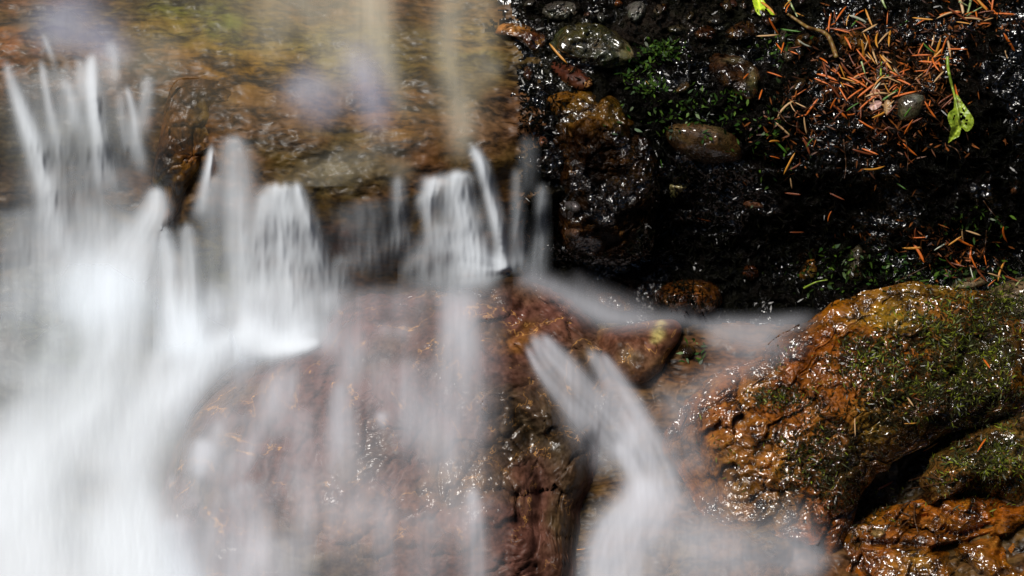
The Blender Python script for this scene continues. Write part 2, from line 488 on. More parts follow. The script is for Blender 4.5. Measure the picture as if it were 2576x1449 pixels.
ROCKS = {}
BIG = [
    ('main', dict(outline=[(800, 850), (870, 745), (960, 705), (1100, 688), (1230, 682), (1340, 695), (1430, 755), (1520, 820), (1600, 880), (1650, 960), (1640, 1060),
                           (1560, 1180), (1490, 1290), (1480, 1400), (1470, 1530), (1200, 1590), (800, 1590), (540, 1530), (420, 1400), (395, 1270), (430, 1150), (500, 1040), (590, 950), (700, 895)],
                  H=0.078, hb=-0.004, su=-0.00002, sv=0.000135, p=2.3, q=0.72, rough=0.009, rscale=150, rug=0.0045, seed=1, depth=0.08, extra=carve_main)),
    ('moss', dict(outline=[(1960, 850), (2040, 800), (2110, 750), (2200, 728), (2330, 714), (2450, 725), (2560, 780), (2660, 900), (2640, 1010), (2500, 1060), (2410, 1085), (2330, 1120),
                           (2240, 1170), (2170, 1240), (2140, 1330), (2090, 1420), (1990, 1430), (1880, 1390), (1770, 1310), (1700, 1210), (1670, 1100), (1700, 1010), (1790, 950), (1890, 905)],
                  H=0.050, hb=0.004, su=0.00002, sv=0.00013, p=1.8, q=0.9, edge=0.05, rough=0.006, rscale=60, rug=0.0125, seed=2, depth=0.09)),
    ('side', dict(outline=[(2400, 1110), (2480, 1065), (2576, 1020), (2680, 1060), (2700, 1200), (2580, 1270), (2450, 1235), (2360, 1260), (2310, 1215), (2350, 1150)],
                  H=0.042, hb=0.010, sv=0.00012, su=0.0, p=1.8, q=0.9, edge=0.09, rough=0.008, rscale=70, rug=0.008, seed=3, depth=0.06)),
    ('shelf', dict(outline=[(2110, 1340), (2200, 1290), (2320, 1255), (2440, 1250), (2570, 1265), (2720, 1300), (2740, 1560), (2300, 1570), (2120, 1500), (2090, 1410)],
                   H=0.030, hb=0.042, sv=0.00016, su=0.0, p=1.8, q=0.9, edge=0.08, rough=0.008, rscale=60, rug=0.012, seed=4, depth=0.06)),
    ('corner', dict(outline=[(2440, 765), (2500, 722), (2580, 695), (2700, 690), (2720, 800), (2600, 830), (2500, 800)],
                    H=0.03, hb=-0.045, p=2.3, q=0.6, rough=0.008, rscale=70, seed=5, depth=0.06)),
    ('outcrop', dict(outline=[(1375, 262), (1392, 238), (1440, 228), (1500, 232), (1550, 248), (1590, 282), (1628, 330), (1660, 380), (1668, 450), (1650, 525), (1640, 620), (1570, 668), (1490, 662), (1440, 648),
                              (1405, 590), (1398, 500), (1392, 420), (1382, 345)],
                     H=0.042, hb=-0.026, su=0.0, sv=-0.00009, p=1.9, q=0.85, rough=0.012, rscale=45, rug=0.008, seed=6, depth=0.06)),
    ('wedge', dict(outline=[(1500, 835), (1570, 818), (1655, 804), (1700, 806), (1716, 828), (1706, 860), (1682, 893), (1662, 935), (1612, 965), (1550, 950), (1505, 890)],
                   H=0.028, hb=-0.034, p=2.2, q=0.7, rough=0.004, rscale=50, seed=8, depth=0.04)),
    ('nose', dict(outline=[(440, 205), (520, 200), (610, 225), (680, 290), (640, 335), (575, 345), (535, 380), (508, 430), (478, 470), (450, 530), (420, 575), (402, 578), (412, 500), (408, 470), (382, 464), (395, 380), (412, 290)],
                  H=0.022, hb=-0.001, su=-0.00009, sv=-0.00011, p=1.9, q=0.8, rough=0.005, rscale=40, rug=0.004, seed=10, depth=0.04)),
    ('low', dict(outline=[(1648, 750), (1660, 722), (1695, 708), (1745, 702), (1795, 712), (1818, 745), (1800, 785), (1740, 800), (1680, 785)],
                 H=0.04, hb=-0.075, p=2.2, q=0.55, rough=0.006, rscale=40, seed=9, depth=0.04)),
]
for nme, kw in BIG: ROCKS[nme] = Rock(**kw)

# relief with the rocks in it, as a raster that later things rest on
RS = 4
RU = np.arange(-560, 2781, RS); RV = np.arange(-380, 1921, RS)
_ru, _rv = np.meshgrid(RU, RV, indexing='ij')
HR = T(_ru, _rv)


def add_rock_relief(r):
    a = max(int((r.c[0] - r.rmax * 1.1 - RU[0]) / RS), 0); b = min(int((r.c[0] + r.rmax * 1.1 - RU[0]) / RS) + 2, len(RU))
    c = max(int((r.c[1] - r.rmax * 1.1 - RV[0]) / RS), 0); d = min(int((r.c[1] + r.rmax * 1.1 - RV[0]) / RS) + 2, len(RV))
    if a < b and c < d: HR[a:b, c:d] = np.maximum(HR[a:b, c:d], r.height(_ru[a:b, c:d], _rv[a:b, c:d]))


for r in ROCKS.values(): add_rock_relief(r)


def blur(a, n, times=3):
    for _ in range(times):
        for ax in (0, 1):
            p = np.pad(a, [(n + 1, n) if i == ax else (0, 0) for i in (0, 1)], mode='edge')
            c = np.cumsum(p, ax)
            a = (np.take(c, range(2 * n + 1, c.shape[ax]), ax) - np.take(c, range(0, c.shape[ax] - 2 * n - 1), ax)) / (2 * n + 1)
    return a


def H(u, v): return sample(HR, u, v, RU[0], RV[0], RS)


# ------------------------------------------------------------------ ground sheets
fine_u = np.arange(-60, 2641, 4.0); fine_v = np.arange(-60, 1511, 4.0)
gu = np.concatenate([np.arange(-640, -60, 40), fine_u, np.arange(2660, 3240, 40)])
gv = np.concatenate([np.arange(-540, -60, 40), fine_v, np.arange(1530, 1980, 40)])
uu, vv = np.meshgrid(gu, gv, indexing='ij')
hh = T(uu, vv)
uc = (uu[:-1, :-1] + uu[1:, 1:]) / 2; vc = (vv[:-1, :-1] + vv[1:, 1:]) / 2
edge_u = 1335 + 60 * perlin(vc / 75, vc * 0, 3) + 50 * perlin(vc / 26, uc / 40, 5) + 26 * perlin(vc / 11, uc / 14, 7) - 75 * sstep(260, 0, vc)
is_bank = (uc > edge_u) & (vc < 815 - 60 * sstep(2000, 2200, uc) + 12 * perlin(uc / 50, uc * 0, 8))
pts = P(uu, vv, hh).reshape(-1, 3)

GOLD, AMBER, BROWN, PURP, OLIVE = (0.26, 0.13, 0.025), (0.20, 0.075, 0.012), (0.10, 0.045, 0.022), (0.13, 0.075, 0.06), (0.10, 0.09, 0.02)
bed_col = blobs(BROWN, [
    (200, 350, 200, 130, (0.045, 0.032, 0.026), .9), (150, 950, 400, 400, (0.05, 0.05, 0.052), .97), (500, 1250, 120, 200, (0.06, 0.045, 0.038), .8), (100, 60, 160, 90, (0.10, 0.05, 0.03), .9), (300, 80, 150, 70, (0.11, 0.07, 0.02), .9), (440, 40, 80, 60, (0.14, 0.12, 0.02), .8), (20, 110, 70, 70, (0.24, 0.06, 0.02), .9),
    (600, 150, 200, 110, (0.19, 0.10, 0.008), .95), (470, 300, 110, 110, (0.05, 0.022, 0.004), .9), (500, 255, 75, 55, (0.016, 0.008, 0.003), .9), (560, 330, 60, 30, (0.10, 0.045, 0.006), .8), (560, 60, 70, 60, (0.12, 0.12, 0.015), .8), (480, 300, 70, 120, AMBER, .9), (430, 470, 40, 110, (0.12, 0.04, 0.008), .9),  # gold and olive: yellow leaves plus tree reflections painted into the bed
    (510, 250, 50, 45, (0.012, 0.008, 0.004), .95), (430, 400, 40, 70, (0.03, 0.014, 0.004), .8),
    (850, 130, 200, 100, (0.17, 0.11, 0.035), .8), (800, 300, 220, 80, (0.11, 0.06, 0.025), .8), (1010, 300, 90, 60, (0.18, 0.085, 0.02), .8),
    (1036, 40, 34, 120, (0.05, 0.022, 0.002), 1), (1062, 190, 34, 100, (0.085, 0.034, 0.002), 1), (1095, 310, 34, 80, (0.07, 0.03, 0.004), 1), (800, 215, 90, 40, (0.075, 0.075, 0.10), .7), (150, 60, 70, 55, (0.09, 0.085, 0.13), .8), (290, 120, 60, 40, (0.07, 0.065, 0.09), .7), (1180, 90, 120, 90, (0.20, 0.13, 0.05), .8), (1200, 280, 90, 90, (0.12, 0.07, 0.045), .8),  # dark streak paints a trunk's reflection, bluish patches paint reflected sky
    (900, 560, 90, 130, (0.055, 0.02, 0.014), .9), (870, 620, 50, 60, (0.09, 0.025, 0.008), .8), (850, 430, 150, 80, (0.07, 0.045, 0.03), .8), (720, 400, 70, 40, (0.08, 0.04, 0.02), .8),
    (1340, 500, 60, 200, (0.07, 0.035, 0.02), .8), (60, 500, 90, 200, (0.05, 0.04, 0.035), .7),
    (530, 720, 60, 160, (0.05, 0.045, 0.02), .8), (1800, 1000, 150, 120, (0.15, 0.065, 0.026), .9), (1900, 930, 100, 50, (0.18, 0.065, 0.022), .8),
    (1850, 1150, 100, 90, (0.17, 0.11, 0.03), .8), (1780, 1300, 250, 110, (0.17, 0.085, 0.05), .8), (1950, 1270, 120, 100, (0.20, 0.10, 0.02), .8), (1700, 1420, 250, 80, (0.14, 0.085, 0.07), .8),
    (2300, 1180, 170, 110, (0.003, 0.002, 0.0015), .98), (2160, 1270, 90, 60, (0.004, 0.0025, 0.002), .95), (2000, 840, 120, 25, (0.1, 0.07, 0.05), .7)], seed=1)  # near-black patches paint the shade of the hollow into the bed
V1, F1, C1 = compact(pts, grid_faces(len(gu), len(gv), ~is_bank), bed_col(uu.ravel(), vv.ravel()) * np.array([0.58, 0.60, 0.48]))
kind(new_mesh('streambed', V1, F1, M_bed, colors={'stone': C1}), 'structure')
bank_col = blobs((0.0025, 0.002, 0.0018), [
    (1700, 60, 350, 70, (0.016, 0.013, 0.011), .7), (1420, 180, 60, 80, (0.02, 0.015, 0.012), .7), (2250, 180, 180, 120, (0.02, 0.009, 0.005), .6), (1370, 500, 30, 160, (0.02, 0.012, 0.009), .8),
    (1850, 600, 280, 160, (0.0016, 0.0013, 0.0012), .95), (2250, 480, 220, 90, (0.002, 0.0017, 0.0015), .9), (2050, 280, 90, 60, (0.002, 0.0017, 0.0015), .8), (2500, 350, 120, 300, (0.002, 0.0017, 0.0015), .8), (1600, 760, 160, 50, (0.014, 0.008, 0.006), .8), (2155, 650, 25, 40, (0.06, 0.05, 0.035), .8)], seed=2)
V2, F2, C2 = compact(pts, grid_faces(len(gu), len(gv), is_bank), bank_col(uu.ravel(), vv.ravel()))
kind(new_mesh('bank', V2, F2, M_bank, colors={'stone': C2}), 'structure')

# ------------------------------------------------------------------ the big rocks
RED = (0.14, 0.05, 0.028)
main_col = blobs((0.088, 0.039, 0.030), [
    (1000, 800, 260, 80, (0.10, 0.040, 0.030), .8), (1300, 760, 140, 60, (0.12, 0.05, 0.036), .8), (1300, 850, 90, 40, (0.16, 0.07, 0.015), .8), (1350, 1100, 120, 140, (0.055, 0.032, 0.024), .85),
    (1420, 1350, 60, 140, (0.05, 0.026, 0.014), .9), (900, 1330, 260, 110, (0.17, 0.08, 0.04), .8), (1150, 1250, 130, 110, (0.17, 0.07, 0.03), .7), (800, 1420, 160, 60, (0.09, 0.065, 0.05), .7),
    (1560, 900, 90, 90, (0.15, 0.075, 0.045), .8), (600, 1000, 120, 60, (0.12, 0.055, 0.04), .8), (480, 1270, 80, 90, (0.10, 0.065, 0.05), .7)], seed=3, wob=35)
tag(ROCKS['main'].mesh('boulder', M_boulder, main_col, 360, 170), 'large rounded red brown boulder under a thin veil of falling water', 'boulder')
moss_col = blobs((0.12, 0.036, 0.004), [
    (2330, 1070, 90, 30, (0.004, 0.003, 0.002), .95), (2140, 1140, 60, 50, (0.008, 0.005, 0.003), .85), (2450, 1010, 90, 30, (0.006, 0.004, 0.002), .85), (2270, 1150, 60, 40, (0.004, 0.003, 0.002), .95), (1890, 1000, 60, 25, (0.02, 0.01, 0.004), .7), (2520, 870, 50, 60, (0.012, 0.008, 0.004), .8),  # near-black spots paint the shade of hollows into the stone colour
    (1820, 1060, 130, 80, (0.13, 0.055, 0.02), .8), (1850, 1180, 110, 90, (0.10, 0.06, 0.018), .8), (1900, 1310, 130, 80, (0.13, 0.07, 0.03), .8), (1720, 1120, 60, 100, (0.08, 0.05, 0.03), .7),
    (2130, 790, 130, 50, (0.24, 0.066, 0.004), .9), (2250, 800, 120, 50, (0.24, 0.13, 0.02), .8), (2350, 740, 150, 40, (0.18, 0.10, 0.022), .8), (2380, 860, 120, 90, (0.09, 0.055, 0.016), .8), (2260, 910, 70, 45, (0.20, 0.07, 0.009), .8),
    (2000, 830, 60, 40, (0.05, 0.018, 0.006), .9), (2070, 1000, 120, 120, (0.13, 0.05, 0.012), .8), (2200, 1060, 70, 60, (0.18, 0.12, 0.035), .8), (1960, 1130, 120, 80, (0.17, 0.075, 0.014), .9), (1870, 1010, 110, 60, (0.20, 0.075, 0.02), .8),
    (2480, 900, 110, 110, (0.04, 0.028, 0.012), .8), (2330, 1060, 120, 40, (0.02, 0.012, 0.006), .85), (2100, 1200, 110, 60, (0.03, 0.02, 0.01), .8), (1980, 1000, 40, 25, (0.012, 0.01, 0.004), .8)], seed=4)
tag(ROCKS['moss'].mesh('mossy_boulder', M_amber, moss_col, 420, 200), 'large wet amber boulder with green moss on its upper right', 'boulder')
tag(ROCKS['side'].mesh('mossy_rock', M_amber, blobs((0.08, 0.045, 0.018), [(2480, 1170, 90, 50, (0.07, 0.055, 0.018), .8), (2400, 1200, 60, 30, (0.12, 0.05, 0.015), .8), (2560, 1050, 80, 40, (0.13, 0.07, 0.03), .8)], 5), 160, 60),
    'wet brown rock with a moss cap below the large mossy boulder', 'rock')


def shelf_extra(u, v):
    g = 0
    for p, w, d in (([(2240, 1300), (2300, 1330), (2330, 1300), (2400, 1345), (2490, 1320)], 10, -.014), ([(2350, 1385), (2420, 1365), (2495, 1350)], 9, -.018), ([(2395, 1400), (2430, 1440), (2500, 1480)], 22, -.03),
                    ([(2380, 1290), (2420, 1310)], 9, -.012), ([(2150, 1365), (2260, 1370), (2400, 1385)], 9, -.010), ([(2570, 1330), (2520, 1380), (2530, 1449)], 10, -.012)):
        g = g + d * np.exp(-(path_dist(u, v, p, 30) / w) ** 2)
    return g


ROCKS['shelf'].extra = shelf_extra
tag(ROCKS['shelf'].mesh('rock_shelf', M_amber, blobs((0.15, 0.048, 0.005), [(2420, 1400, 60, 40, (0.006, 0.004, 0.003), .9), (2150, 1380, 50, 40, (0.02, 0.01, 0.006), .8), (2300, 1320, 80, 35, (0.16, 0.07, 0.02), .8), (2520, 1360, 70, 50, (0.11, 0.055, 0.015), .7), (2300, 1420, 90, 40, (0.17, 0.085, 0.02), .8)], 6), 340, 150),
    'low cracked amber rock shelf running with water at the bottom corner', 'rock')
tag(ROCKS['corner'].mesh('pale_rock', M_pebble, (0.11, 0.075, 0.04), 120, 40), 'pale grey brown rock behind the top of the mossy boulder', 'rock')
tag(ROCKS['outcrop'].mesh('outcrop_rock', M_black, blobs((0.006, 0.003, 0.0015), [(1450, 260, 90, 50, (0.11, 0.06, 0.012), .9), (1540, 290, 60, 40, (0.07, 0.04, 0.01), .8), (1400, 400, 40, 90, (0.014, 0.007, 0.003), .8), (1540, 520, 110, 150, (0.0015, 0.001, 0.0007), .9), (1590, 430, 50, 40, (0.03, 0.015, 0.005), .8), (1430, 600, 40, 50, (0.04, 0.02, 0.012), .7)], 7), 220, 90),
    'upright dark wet outcrop with an amber crown beside the falls', 'rock')
tag(ROCKS['wedge'].mesh('wedge_stone', M_boulder, blobs((0.11, 0.045, 0.027), [(1655, 838, 14, 18, (0.50, 0.42, 0.16), 1), (1663, 815, 12, 8, (0.5, 0.42, 0.18), .9), (1648, 858, 9, 8, (0.45, 0.38, 0.15), .9), (1700, 815, 14, 14, (0.16, 0.045, 0.015), .9), (1600, 900, 40, 30, (0.12, 0.07, 0.045), .8)], 8, 4), 120, 50),
    'red brown wedge stone with a cream lichen spot, in the stream', 'stone')
tag(ROCKS['nose'].mesh('jutting_rock', M_nose, blobs((0.055, 0.022, 0.003), [(500, 255, 40, 40, (0.010, 0.006, 0.003), .95), (560, 290, 80, 50, (0.15, 0.075, 0.01), .8), (415, 420, 30, 60, (0.02, 0.011, 0.005), .9), (470, 420, 35, 40, (0.15, 0.055, 0.008), .8), (430, 540, 30, 40, (0.10, 0.03, 0.006), .8), (395, 460, 30, 18, (0.03, 0.022, 0.012), .9)], 10, 14), 140, 60),
    'amber and black rock nose jutting out between the left and middle falls', 'rock')
tag(ROCKS['low'].mesh('streamside_stone', M_amber, blobs((0.05, 0.018, 0.006), [(1730, 715, 60, 14, (0.10, 0.04, 0.012), .9)], 9), 110, 40), 'wet dark brown stone with bright glints under the black bank', 'stone')


# small stones lying on the bank, in the litter and in the stream
def ell(u, v, a, b, ang=0, k=9, seed=0):
    r = random.Random(seed + int(u) * 7 + int(v))
    ca, sa = math.cos(math.radians(ang)), math.sin(math.radians(ang))
    o = []
    for i in range(k):
        t = 2 * math.pi * i / k; m = 1 + r.uniform(-.12, .12)
        x, y = a * m * math.cos(t), b * m * math.sin(t)
        o.append((u + x * ca - y * sa, v + x * sa + y * ca))
    return o


GREY, DKBR = (0.05, 0.042, 0.036), (0.035, 0.016, 0.008)
SMALL = [
    ('flat_stone', [(1380, 102), (1422, 62), (1488, 56), (1532, 70), (1572, 100), (1602, 142), (1588, 158), (1548, 174), (1498, 170), (1453, 157), (1418, 142), (1385, 122)], 0.020, M_pebble,
     blobs((0.026, 0.021, 0.008), [(1520, 130, 60, 30, (0.05, 0.045, 0.038), .9), (1580, 130, 20, 30, (0.15, 0.10, 0.05), .8), (1450, 85, 60, 30, (0.035, 0.03, 0.008), .8)], 11, 8), 'flat olive grey stone, the largest loose stone on the upper bank', 0.009),
    ('pebble', [(1674, 336), (1688, 314), (1722, 308), (1768, 309), (1818, 320), (1853, 340), (1880, 375), (1878, 400), (1848, 414), (1788, 414), (1728, 400), (1688, 370)], 0.030, M_pebble,
     blobs((0.045, 0.022, 0.008), [(1700, 335, 30, 25, (0.06, 0.042, 0.012), .8), (1790, 330, 50, 25, (0.09, 0.06, 0.03), .7), (1850, 380, 40, 30, (0.06, 0.025, 0.01), .8)], 12, 6), 'smooth oval brown pebble alone on the dark moss', 0.0015),
    ('stone', [(1355, 25), (1380, 8), (1420, 2), (1455, 12), (1450, 38), (1420, 52), (1375, 48)], 0.016, M_pebble, GREY, 'rough grey brown stone above the flat olive stone', 0.006),
    ('stone', [(1580, 45), (1578, 15), (1593, 4), (1618, 5), (1625, 25), (1613, 50), (1596, 58)], 0.018, M_pebble, (0.10, 0.09, 0.085), 'pale grey upright stone at the top of the bank', 0.004),
    ('stone', [(1240, 85), (1262, 60), (1310, 60), (1352, 75), (1374, 96), (1370, 120), (1345, 132), (1318, 112), (1285, 92)], 0.016, M_amber,
     blobs((0.05, 0.016, 0.007), [(1290, 68, 45, 14, (0.35, 0.18, 0.07), .95), (1345, 110, 25, 20, (0.02, 0.006, 0.003), .8)], 13, 4), 'red brown stone with a tan top at the edge of the upper stream', 0.002),
    ('slab', [(1378, 160), (1403, 157), (1438, 165), (1473, 184), (1492, 210), (1474, 226), (1445, 224), (1416, 206)], 0.010, M_boulder, (0.05, 0.014, 0.007), 'dark red slab lying under clear running water', 0.001),
    ('stone', ell(1702, 74, 26, 14, 0), 0.014, M_pebble, (0.03, 0.024, 0.014), 'rounded dark olive stone, leftmost of three in the trickle', 0.001),
    ('stone', ell(1772, 84, 32, 22, 10), 0.018, M_amber, (0.03, 0.010, 0.004), 'round dark red stone, middle of three in the trickle', 0.003),
    ('stone', ell(1866, 78, 42, 24, -15), 0.020, M_amber, (0.03, 0.014, 0.008), 'long dark brown stone, rightmost of three in the trickle', 0.004),
    ('stone', ell(1800, 50, 24, 14, 0), 0.010, M_pebble, (0.02, 0.016, 0.012), 'small blackish stone behind the round dark red stone', 0.002),
    ('pebble', ell(1475, 36, 9, 8, 0), 0.008, M_pebble, (0.07, 0.03, 0.018), 'tiny reddish pebble beside the grey brown stone', 0),
    ('pebble', ell(1513, 44, 10, 14, -30), 0.008, M_pebble, (0.06, 0.055, 0.05), 'tiny pointed grey pebble between two grey stones', 0),
    ('pebble', ell(1556, 10, 10, 10, 0), 0.008, M_pebble, (0.18, 0.05, 0.01), 'tiny orange pebble at the top edge of the bank', 0),
    ('angular_stone', [(1790, 132), (1832, 135), (1868, 145), (1902, 170), (1914, 198), (1905, 245), (1888, 262), (1848, 240), (1808, 210), (1780, 170)], 0.022, M_black,
     blobs((0.018, 0.009, 0.005), [(1895, 205, 14, 38, (0.10, 0.095, 0.08), .95), (1850, 150, 40, 8, (0.09, 0.09, 0.085), .8)], 14, 3), 'dark angular stone with a pale grey edge left of the needle pile', 0.004),
    ('stone', ell(2030, 105, 34, 20, 5), 0.014, M_black, (0.05, 0.025, 0.008), 'dark wet stone under the fallen conifer twig', 0.002),
    ('stone', ell(2150, 100, 42, 24, 10), 0.018, M_amber, (0.07, 0.035, 0.008), 'golden brown wet stone under orange needles near the top', 0.003),
    ('stone', [(2257, 280), (2260, 250), (2282, 235), (2312, 235), (2327, 245), (2322, 280), (2302, 305), (2277, 310), (2260, 302)], 0.014, M_pebble,
     blobs((0.07, 0.055, 0.035), [(2305, 245, 25, 14, (0.14, 0.13, 0.125), .8)], 15, 3), 'flat grey brown stone framed by needles at the foot of the pile', 0.001),
    ('pebble', ell(1443, 520, 22, 15, 15), 0.014, M_pebble, (0.07, 0.06, 0.065), 'small smooth grey pebble stuck on the dark outcrop', 0),
    ('pebble', ell(1440, 588, 20, 16, -20), 0.014, M_pebble, (0.07, 0.035, 0.02), 'small amber pebble below the grey one on the outcrop', 0),
    ('pebble', ell(1367, 358, 14, 16, 0), 0.012, M_pebble, (0.14, 0.05, 0.025), 'small reddish pebble in the spray left of the outcrop', 0),
    ('chip', [(1684, 468), (1700, 465), (1727, 470), (1712, 486), (1690, 500)], 0.008, M_pebble, (0.30, 0.25, 0.11), 'cream coloured chip below the oval pebble', 0),
    ('chip', [(1870, 512), (1890, 503), (1920, 515), (1918, 525), (1880, 525)], 0.006, M_pebble, (0.10, 0.035, 0.012), 'flat rust brown chip on the black bank face', 0),
    ('stone', [(1490, 745), (1508, 733), (1545, 735), (1580, 755), (1600, 785), (1560, 790), (1510, 770)], 0.016, M_amber, (0.035, 0.016, 0.010), 'wet dark stone with a bluish glint behind the boulder', 0.002),
    ('stone', [(2008, 695), (2018, 672), (2030, 650), (2050, 652), (2057, 680), (2048, 702), (2022, 708)], 0.014, M_amber, blobs((0.14, 0.06, 0.015), [(2040, 685, 10, 14, (0.25, 0.2, 0.04), .8)], 16, 3), 'small amber stone with a yellow spot at the foot of the bank', 0.002),
    ('stone', [(2132, 700), (2138, 640), (2155, 615), (2170, 625), (2172, 680), (2168, 705)], 0.010, M_pebble, (0.055, 0.04, 0.024), 'tall grey brown stone standing in the moss at the bank foot', 0.002),
    ('stone', ell(1888, 690, 22, 24, 0), 0.014, M_amber, (0.06, 0.018, 0.006), 'small rust red stone on the black bank near the stream', 0.002),
    ('pebble', ell(2550, 481, 9, 9, 0), 0.008, M_pebble, (0.16, 0.06, 0.025), 'tiny orange brown pebble at the far side of the bank', 0),
    ('stone', ell(2440, 712, 46, 15, -8), 0.014, M_pebble, (0.13, 0.09, 0.05), 'pale wet stone on top of the mossy boulder', 0.002),
    ('stone', ell(1730, 882, 22, 18, 0), 0.016, M_amber, (0.02, 0.012, 0.007), 'dark tufted stone right of the wedge stone', 0.003),
    ('pebble', ell(2208, 1342, 20, 14, 0), 0.012, M_pebble, (0.22, 0.13, 0.05), 'pale tan pebble on the cracked rock shelf', 0),
    ('stone', ell(2330, 1255, 40, 18, -20), 0.014, M_amber, (0.03, 0.014, 0.007), 'dark wet stone in the hollow under the mossy boulder', 0.003),
    ('stone', ell(2320, 1075, 16, 26, 10), 0.010, M_amber, (0.14, 0.09, 0.025), 'small upright yellow brown stone in the dark hollow', 0.002),
    ('stone', ell(2430, 1115, 30, 10, -20), 0.010, M_amber, (0.05, 0.025, 0.012), 'narrow brown stone at the mouth of the dark hollow', 0.002),
]
for i, (nm, outl, Hh, mt, col, lab, rg) in enumerate(SMALL):
    r = Rock(outl, Hh, rough=rg * .7, rug=rg * .9, rscale=22, seed=30 + i, p=2.3, q=0.55, depth=0.012, edge=0.04)
    c = np.array([[r.c[0]], [r.c[1]]])
    e = r.rmax * 0.6                                  # rest on whatever lies below
    hs = H(r.c[0] + np.array([0, e, -e, 0, 0]), r.c[1] + np.array([0, 0, 0, e, -e]))
    r.hb = float(hs.mean()) - 0.2 * Hh; r.su = float(hs[1] - hs[2]) / (2 * e); r.sv = float(hs[3] - hs[4]) / (2 * e)
    tag(r.mesh(nm, mt, col, 64, 22), lab, nm.replace('_', ' ') if nm in ('stone', 'pebble', 'slab', 'chip') else 'stone')
    add_rock_relief(r)

srng = random.Random(12)
for i in range(26):
    for _ in range(60):
        su_, sv_ = srng.uniform(1300, 2150), srng.uniform(0, 112) if i < 20 else srng.uniform(100, 230)
        if all(math.hypot(su_ - a, (sv_ - b) * 1.3) > c for a, b, c in ((1480, 115, 130), (1702, 74, 45), (1772, 84, 50), (1866, 78, 62), (1410, 27, 70), (1602, 30, 50), (1300, 95, 90), (1850, 190, 90), (2150, 100, 60), (1435, 195, 75))): break
    a_ = srng.uniform(9, 24)
    r = Rock(ell(su_, sv_, a_, a_ * srng.uniform(.5, .85), srng.uniform(0, 180), seed=i), a_ * .00055, rough=.0015, rscale=18, seed=90 + i, depth=.01, edge=.05)
    r.hb = float(H(np.array([su_]), np.array([sv_]))[0]) - .0015
    g_ = srng.uniform(.4, 1.4)
    tag(r.mesh('pebble', M_amber if srng.random() < .6 else M_pebble, tuple(np.array(srng.choice([(0.03, 0.017, 0.01), (0.025, 0.02, 0.016), (0.045, 0.03, 0.02), (0.035, 0.012, 0.006)])) * g_), 40, 14),
        'small dark wet pebble scattered in the trickle along the top of the bank', 'pebble', 'small pebbles in the trickle at the top of the bank')
    add_rock_relief(r)

# gradient of the relief, for things that lie on it
HB = blur(HR, 2, 2)
_du = np.gradient(HB, RS, axis=0) * K; _dv = -np.gradient(HB, RS, axis=1) * K


def normal_at(u, v):
    a = sample(_du, u, v, RU[0], RV[0], RS); b = sample(_dv, u, v, RU[0], RV[0], RS)
    n = EN[None] - np.atleast_1d(a)[:, None] * EX[None] - np.atleast_1d(b)[:, None] * ES[None]
    return n / np.linalg.norm(n, axis=1)[:, None]


# ------------------------------------------------------------------ water: silky sheets that follow the relief
def stroke(D, u, v, pts, streak=0.4, sf=3.0, cap=16, jag=5, hard=1.1, tail=40, seed=0):
    """adds one band of foam to the density D (same shape as u, v); pts: (u, v, half width, thickness)"""
    p = catmull(pts, 60)
    wm = p[:, 2].max() * 2.1 + 20
    k = (u > p[:, 0].min() - wm) & (u < p[:, 0].max() + wm) & (v > p[:, 1].min() - wm) & (v < p[:, 1].max() + wm)
    if not k.any(): return D
    a, b = u[k], v[k]
    best = np.full(a.shape, 1e18); bi = np.zeros(a.shape, int)
    for i in range(60):
        d2 = ((a - p[i, 0]) ** 2 + (b - p[i, 1]) ** 2)
        c = d2 < best; best[c] = d2[c]; bi[c] = i
    tg = np.gradient(p[:, :2], axis=0); tl = np.hypot(tg[:, 0], tg[:, 1]); tg = tg / tl[:, None]
    al = np.concatenate([[0], np.cumsum(np.hypot(*np.diff(p[:, :2], axis=0).T))])
    dx, dy = a - p[bi, 0], b - p[bi, 1]
    d = dx * tg[bi, 1] - dy * tg[bi, 0]; s = al[bi] + dx * tg[bi, 0] + dy * tg[bi, 1]
    w = np.interp(s, al, p[:, 2]); th = np.clip(np.interp(s, al, p[:, 3]), 0, 1)
    x = d / w
    n = 0.6 * perlin(x * sf, s / 170, seed) + 0.4 * perlin(x * sf * 2.7, s / 110, seed + 5)
    jn = perlin(x * sf * 1.3, s * 0, seed + 9)
    st = sstep(-cap, cap, s - jag * (1 + jn) * 1.5 - abs(x) * jag)
    en = 1 - sstep(al[-1] - tail, al[-1] + tail * 0.6, s)
    al_ = th * np.exp(-hard * np.abs(x) ** 2.4) * np.clip(1 - streak * (0.5 - n * 0.9), 0, 1.1) * st * en
    D[k] = 1 - (1 - D[k]) * (1 - np.clip(al_, 0, 0.985))
    return D


HS = blur(HR, 5, 3)


